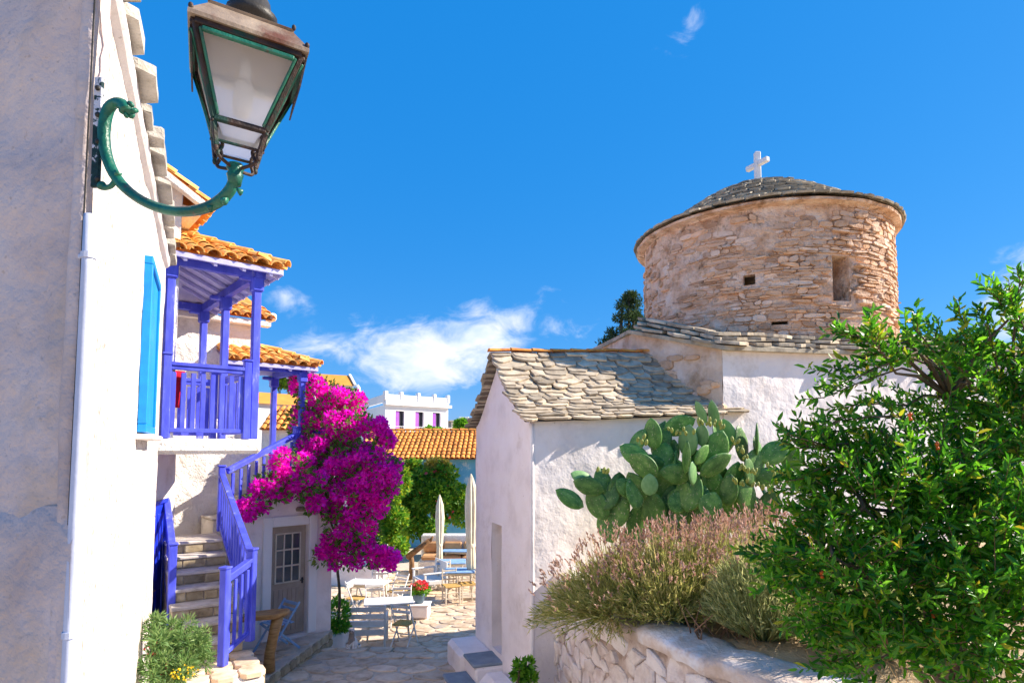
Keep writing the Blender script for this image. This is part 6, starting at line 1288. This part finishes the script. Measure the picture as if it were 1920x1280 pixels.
def lavender(label, base, r_, h, lean, n_leaf, n_spike, leaf, name='lavender_bush', spike_h=0.25, flat=0.75):
    base = V(base); o = thing(name, label, 'bush', tuple(base), 0)
    def fan(n, rr, hh, k0):
        a = RNG.uniform(0, 2 * math.pi, n); q = RNG.uniform(0, 1, n) ** 0.6; x = np.cos(a) * q * rr; y = np.sin(a) * q * rr * flat; z = hh * np.sqrt(np.clip(1 - (q * k0) ** 2, 0.02, 1)) * RNG.uniform(0.86, 1.06, n)
        return np.stack([base.x + x + lean[0] * q, base.y + y + lean[1] * q, base.z + z + lean[2] * q], 1), q
    n = n_leaf // 6; T, q = fan(n, r_, h, 0.95); Bp = np.stack([base.x + (T[:, 0] - base.x) * 0.25, base.y + (T[:, 1] - base.y) * 0.25, np.full(n, base.z)], 1); bend_ = np.stack([(T[:, 0] - base.x) * 0.3, (T[:, 1] - base.y) * 0.3, np.full(n, 0.05)], 1)
    ribbons('stems', Bp, T, bend_, np.full(n, 0.0045), leaf, o)
    m = n_leaf; idx = RNG.integers(0, n, m); tt = RNG.uniform(0.30, 1.0, (m, 1)) ** 0.8; P = Bp[idx] + (T[idx] - Bp[idx]) * tt + bend_[idx] * tt * (1 - tt); D = (T[idx] - Bp[idx]); D /= np.linalg.norm(D, axis=1, keepdims=True)
    leaves('foliage', P, D, RNG.uniform(0.05, 0.10, m), leaf, o, 0.13, 0.1, 0.40)
    if n_spike:
        T, q = fan(n_spike, r_ * 0.98, h + spike_h, 0.80); d0 = np.stack([(T[:, 0] - base.x), (T[:, 1] - base.y), T[:, 2] - base.z + 0.2], 1); d0 /= np.linalg.norm(d0, axis=1, keepdims=True); d0[:, 2] += 0.35; d0 /= np.linalg.norm(d0, axis=1, keepdims=True)
        L_ = RNG.uniform(0.22, 0.42, (n_spike, 1)); ribbons('flower_stalks', T - d0 * L_, T, RNG.normal(0, 0.03, T.shape), np.full(n_spike, 0.0028), leaf, o, 2)
        PP = np.concatenate([T - d0 * 0.015 * k for k in range(5)]); DD = np.concatenate([d0] * 5); tag(leaves('flower_spikes', PP, DD, RNG.uniform(0.028, 0.055, len(PP)), M['lavspike'], o, 0.42, 0.3, 0.35), kind='stuff')
    return o
lavender('lavender bush spilling over the wall beside the chapel corner', (1.02, 6.20, -1.62), 0.74, 0.62, (-0.14, -0.12, -0.30), 9500, 260, M['lavleaf'])
lavender('lavender bush with reddish faded spikes in the middle of the row', (1.50, 6.00, -1.60), 0.72, 0.68, (0, -0.14, -0.10), 9500, 300, M['lavleaf'])
lavender('lavender bush in front of the cactus, right of the middle one', (2.02, 6.1, -1.58), 0.72, 0.68, (0, -0.12, 0), 9000, 300, M['lavleaf'])
lavender('lavender bush farthest right with many upright faded spikes', (2.70, 6.5, -1.56), 0.78, 0.70, (0, 0, 0), 7000, 360, M['lavleaf'])
lavender('grey green santolina mound beneath the leafy shrub, by the coping', (2.15, 5.35, -1.60), 0.56, 0.74, (0.0, -0.08, 0), 8000, 60, M['lavgrey'], name='santolina')
lavender('silvery santolina mound behind the shrub branches', (2.75, 4.8, -1.58), 0.56, 0.62, (0, 0, 0), 5000, 0, M['lavgrey'], name='santolina')
# dry woody stems at the foot of the lavender
t = MB()
for k in range(22):
    b0 = V((random.uniform(1.55, 2.15), random.uniform(5.25, 5.55), -1.62)); t.tube([b0, b0 + V((random.uniform(-0.1, 0.1), random.uniform(-0.15, 0.05), 0.12)), b0 + V((random.uniform(-0.28, 0.28), random.uniform(-0.25, 0.1), random.uniform(0.15, 0.38)))], [0.009, 0.006, 0.003], 5)
tag(t.build('dry_twigs', M['twig']), 'tangle of dry brown twigs on the wall top under the lavender', 'twigs', kind='stuff')

# ------------------------------------------------------------------ prickly pear
def pad_mesh(name, mat):
    t = MB(); n, m_ = 18, 10; vs = []
    for i in range(m_ + 1):
        s = i / m_; w = (math.sin(math.pi * s ** 0.80) ** 0.62) * (0.82 + 0.25 * s) * 0.5 if 0 < s < 1 else 0.02
        th = 0.075 * (math.sin(math.pi * min(max(s, 0.03), 0.97)) ** 0.5) * (1.25 - 0.5 * s)
        for j in range(n):
            a = 2 * math.pi * j / n; vs.append((math.cos(a) * w, math.sin(a) * th, s))
    t.add(vs, [(i * n + j, i * n + (j + 1) % n, (i + 1) * n + (j + 1) % n, (i + 1) * n + j) for i in range(m_) for j in range(n)] + [tuple(range(n))[::-1], tuple(range(m_ * n, (m_ + 1) * n))]); return t.mesh(name, mat, True)
PAD, PADY = pad_mesh('cactus_pad', M['cactus']), pad_mesh('young_or_lit_cactus_pad', M['cactus_young_lit'])
t = MB(); t.ellipsoid((0, 0, 0.5), (0.27, 0.27, 0.5), None, 8, 6); FRUIT = t.mesh('fruit', M['fruit'], True)
ck = thing('prickly_pear', 'large prickly pear cactus with fruiting pads against the chapel wall', 'cactus', (2.2, 7.45, -1.6))
PADS = [(1224, 813, 62, 36, -8, 20, 0), (1274, 797, 64, 42, 68, 30, .1), (1316, 815, 44, 28, 0, 30, -.1), (1287, 857, 66, 34, 0, 78, -.25), (1190, 852, 66, 42, -60, 20, .0), (1206, 872, 66, 46, -50, 40, -.1), (1266, 888, 60, 42, -78, 20, -.15), (1340, 843, 80, 54, 20, 10, -.1), (1342, 871, 72, 42, 58, 35, -.2), (1316, 852, 46, 32, 38, 40, -.25), (1299, 886, 46, 28, 0, 40, -.28), (1218, 908, 42, 34, 0, 10, -.25),
        (1293, 918, 84, 54, 8, 30, -.05), (1366, 918, 62, 38, 6, 30, -.2), (1400, 930, 78, 52, -10, 25, .0), (1390, 832, 74, 48, -16, 40, .1), (1415, 868, 58, 52, 12, 20, .05), (1419, 824, 64, 34, 0, 72, .05), (1452, 848, 62, 46, 56, 15, .05), (1444, 893, 66, 40, 82, 25, .05), (1442, 950, 72, 46, 14, 35, -.05), (1338, 776, 56, 30, -12, 62, .1), (1314, 772, 46, 26, -22, 66, .1), (1104, 911, 62, 38, -72, 20, .05), (1092, 896, 50, 30, -68, 55, .1),
        (1068, 934, 64, 34, -58, 30, 0), (1130, 901, 52, 44, -20, 30, .1), (1160, 914, 60, 46, 4, 20, .1), (1160, 955, 74, 46, 12, 20, .1), (1190, 922, 68, 46, -8, 30, .0), (1242, 862, 72, 48, 14, 15, .1), (1240, 826, 78, 42, 12, 25, .15), (1317, 950, 86, 60, 4, 10, .1), (1265, 952, 86, 60, -4, 20, .1), (1332, 945, 50, 46, 20, 20, -.2), (1290, 826, 64, 54, 4, 60, .0), (1377, 897, 68, 52, 10, 20, .05), (1224, 955, 74, 54, -6, 20, .1), (1360, 812, 56, 46, -8, 45, .15), (1332, 908, 70, 54, -8, 15, .05), (1120, 945, 66, 44, -30, 20, .1),
        (1250, 905, 70, 50, 10, 10, .2), (1370, 960, 80, 56, 6, 20, .15), (1420, 965, 70, 50, -4, 30, .2), (1195, 975, 70, 50, 6, 20, .2), (1140, 985, 66, 46, -14, 20, .2), (1290, 990, 80, 56, 0, 15, .2), (1345, 1000, 80, 56, 0, 15, .25), (1240, 1000, 80, 56, 0, 15, .25), (1400, 1005, 80, 56, 0, 15, .25), (1185, 1020, 80, 56, 0, 15, .25)]
for _ in range(38):
    PADS.append((random.gauss(1310, 75), random.uniform(815, 965), random.uniform(40, 64), random.uniform(28, 44), random.gauss(0, 38), random.choice((10, 25, 40, 65)), random.uniform(-0.05, 0.22)))
YOUNG_OR_LIT = {2, 10, 11, 21, 22, 24, 35, 38}  # small young pads, plus pads with bright sunlight put into their colour
for i, (px, py, L_, W_, rot, yaw, dy) in enumerate(PADS):
    Y = 7.35 + dy + (px - 1250) * 0.0006; k = Y / F_PX; c = at(px, py, Y); a = R(rot); up = V((math.sin(a), random.uniform(-0.25, 0.15), math.cos(a))).normalized(); x = up.cross(V((math.sin(R(yaw)) * random.choice((-1, 1)), math.cos(R(yaw)), 0))).normalized(); y = up.cross(x)
    L3, W3 = L_ * k * 0.98, W_ * k * 0.98
    Mx = Matrix.Translation(c - up * L3 / 2) @ Matrix((x * W3 * 1.02, y * L3 * 0.82, up * L3)).transposed().to_4x4(); piece('pad', PADY if i in YOUNG_OR_LIT else PAD, ck, Mx)
for px, py, n, dx, dy, Yo in ((1275, 812, 7, 30, 6, -.2), (1386, 845, 9, 16, 30, -.12), (1402, 886, 8, 22, 14, -.15), (1398, 908, 8, 30, 6, -.2), (1322, 800, 6, 18, 8, .0), (1448, 884, 5, 8, 20, -.1), (1202, 828, 5, 14, 8, .0), (1447, 925, 6, 20, 8, -.1), (1130, 885, 4, 12, 5, 0), (1346, 800, 6, 16, 10, -.1)):
    for j in range(n):
        k = (j + 0.5) / n - 0.5; q = at(px + dx * 2 * k * 0.9 + random.uniform(-4, 4), py + dy * 2 * k * 0.6 + random.uniform(-5, 5), 7.12 + Yo); s = random.uniform(0.055, 0.085); up = V((random.uniform(-0.5, 0.5), random.uniform(-0.5, 0), 1)).normalized(); x = up.orthogonal().normalized(); y = up.cross(x)
        piece('fruit', FRUIT, ck, Matrix.Translation(q) @ Matrix((x * s, y * s, up * s)).transposed().to_4x4())

# ------------------------------------------------------------------ leafy shrub in the foreground
sb = thing('pomegranate_shrub', 'big glossy green shrub filling the lower right corner', 'shrub', (2.6, 3.6, -1.6))
SB = [B(1845, 810, 3.6, 95, 110, .45), B(1715, 880, 3.4, 105, 75, .4), B(1620, 950, 3.3, 80, 80, .35), B(1800, 1020, 3.3, 150, 150, .5), B(1640, 1090, 3.2, 110, 80, .35), B(1900, 730, 3.7, 90, 110, .4), B(1930, 950, 3.4, 110, 200, .5), B(1780, 745, 3.5, 46, 40, .3), B(1750, 1180, 3.2, 140, 80, .4), B(1900, 1200, 3.2, 100, 90, .4), B(1690, 960, 3.35, 100, 90, .4), B(2020, 850, 3.5, 120, 250, .5), B(1560, 1040, 3.2, 70, 50, .25), B(1830, 1150, 3.0, 130, 110, .4), B(1660, 1230, 3.1, 90, 50, .3), B(1960, 1100, 3.0, 100, 140, .4), B(1575, 885, 3.4, 34, 36, .2)]
tw = []   # twigs: start, end
vol = np.array([b_[1][0] * b_[1][2] for b_ in SB]) ** 0.8; vol /= vol.sum()
for _ in range(1300):
    c, r_ = SB[RNG.choice(len(SB), p=vol)]; d = RNG.normal(0, 1, 3); d /= np.linalg.norm(d); k = RNG.uniform(0.35, 0.95); p = V((c[0] + d[0] * r_[0] * k, c[1] + d[1] * r_[1] * k, c[2] + d[2] * r_[2] * k))
    dr_ = V((d[0] * 0.8 - 0.25, d[1] * 0.5 - 0.15, d[2] * 0.6 + 0.45)).normalized(); L_ = RNG.uniform(0.14, 0.32); tw.append((p, p + dr_ * L_))
SPR = [((1720, 660), (1560, 730)), ((1700, 640), (1560, 700)), ((1690, 690), (1545, 745)), ((1760, 690), (1600, 640)), ((1740, 670), (1700, 630)), ((1780, 700), (1712, 612)), ((1640, 800), (1480, 825)), ((1650, 830), (1500, 840)), ((1600, 860), (1530, 800)), ((1620, 900), (1490, 915)), ((1600, 930), (1500, 960)), ((1580, 1010), (1430, 1050)), ((1600, 1040), (1450, 1075)), ((1620, 1080), (1470, 1110)), ((1850, 700), (1800, 590)), ((1870, 690), (1850, 600)), ((1900, 640), (1912, 525)), ((1930, 640), (1895, 560)), ((1820, 720), (1760, 640)), ((1640, 1150), (1520, 1180)), ((1680, 1200), (1560, 1240)), ((1700, 760), (1590, 760)), ((1690, 780), (1560, 790)), ((1660, 870), (1520, 880)), ((1590, 970), (1480, 1010)), ((1640, 640), (1590, 628)), ((1680, 700), (1630, 630)), ((1840, 660), (1790, 640)), ((1890, 600), (1870, 560)), ((1560, 1030), (1425, 1040)), ((1570, 1060), (1440, 1090)), ((1540, 1080), (1450, 1060)), ((1600, 1110), (1480, 1130)), ((1580, 1140), (1500, 1170)), ((1570, 890), (1485, 900)), ((1580, 850), (1478, 815)), ((1560, 930), (1500, 985)), ((1640, 1180), (1540, 1210)), ((1660, 1230), (1570, 1262))]
branches = []
for (a, b_) in SPR:
    Y0 = 3.45 + RNG.uniform(-0.15, 0.2); p, q = at(*a, Y0), at(*b_, Y0 - 0.15); branches.append((p, q))
    for k in np.linspace(0.1, 1.0, 9):
        m_ = p.lerp(q, k); dd = (q - p).normalized(); off = V((RNG.normal(0, 1), RNG.normal(0, 1), RNG.normal(0, 1))).normalized(); dr_ = (dd * 0.9 + off * 0.55 + V((0, 0, 0.3))).normalized(); tw.append((m_, m_ + dr_ * RNG.uniform(0.08, 0.17)))
PP, DD, SS = [], [], []
for p, q in tw:
    d = (q - p); L_ = d.length; d.normalize(); n = int(L_ / 0.0165) + 3; o1_ = d.orthogonal().normalized(); o2_ = d.cross(o1_)
    for j in range(n):
        k = (j + 0.4) / n; a = j * 2.4 + RNG.uniform(-0.4, 0.4); side = o1_ * math.cos(a) + o2_ * math.sin(a); PP.append(tuple(p.lerp(q, k))); DD.append(tuple(d * 0.75 + side * 0.75)); SS.append(RNG.uniform(0.038, 0.088) * (1.0 - 0.25 * k))
PP = np.array(PP); DD = np.array(DD); SS = np.array(SS); young = RNG.uniform(0, 1, len(PP)) < 0.10 + 0.08 * (PP[:, 2] > 0.2)
leaves('foliage', PP[~young], DD[~young], SS[~young], M['shrubleaf'], sb, 0.36, 0.22, 0.22, six=True); leaves('young_leaves', PP[young], DD[young], SS[young], M['shrubyoung'], sb, 0.36, 0.22, 0.22, six=True)
P0_ = np.array([tuple(p) for p, q in tw]); P1_ = np.array([tuple(q) for p, q in tw]); ribbons('twigs', P0_, P1_, np.zeros_like(P0_), np.full(len(tw), 0.0035), M['twig'], sb, 2)
t = MB(); root = V((2.65, 3.75, -1.7))
for c, r_ in SB:
    c = V(c); m_ = root.lerp(c, 0.55) + V((random.uniform(-0.1, 0.1), random.uniform(-0.1, 0.1), 0.15)); t.tube(bez([root + V((random.uniform(-0.1, 0.1), random.uniform(-0.1, 0.1), 0)), m_, c], 4), [0.022 - 0.0020 * k for k in range(9)], 7)
for p, q in branches:
    near = min(SB, key=lambda b_: (V(b_[0]) - p).length); t.tube([V(near[0]), V(near[0]).lerp(p, 0.6) + V((0, 0, 0.04)), p, p.lerp(q, 0.5) + V((0, 0, 0.01)), q], [0.012, 0.010, 0.007, 0.005, 0.002], 6)
t.build('branches', M['bark'], sb, smooth=True)
t = MB()
for px, py in ((1706, 777), (1757, 832), (1540, 1072), (1748, 1146)): q = at(px, py, 3.0 + random.uniform(0, 0.1)); t.ellipsoid(q, (0.010, 0.010, 0.013), Matrix.Rotation(random.uniform(0, 1), 3, 'Y'), 8, 6); t.tube([q + V((0, 0, -0.012)), q + V((0.004, 0, -0.028))], [0.006, 0.009], 6)
tag(t.build('buds', M['orangefruit'], sb, smooth=True), 'orange red buds', kind='stuff')
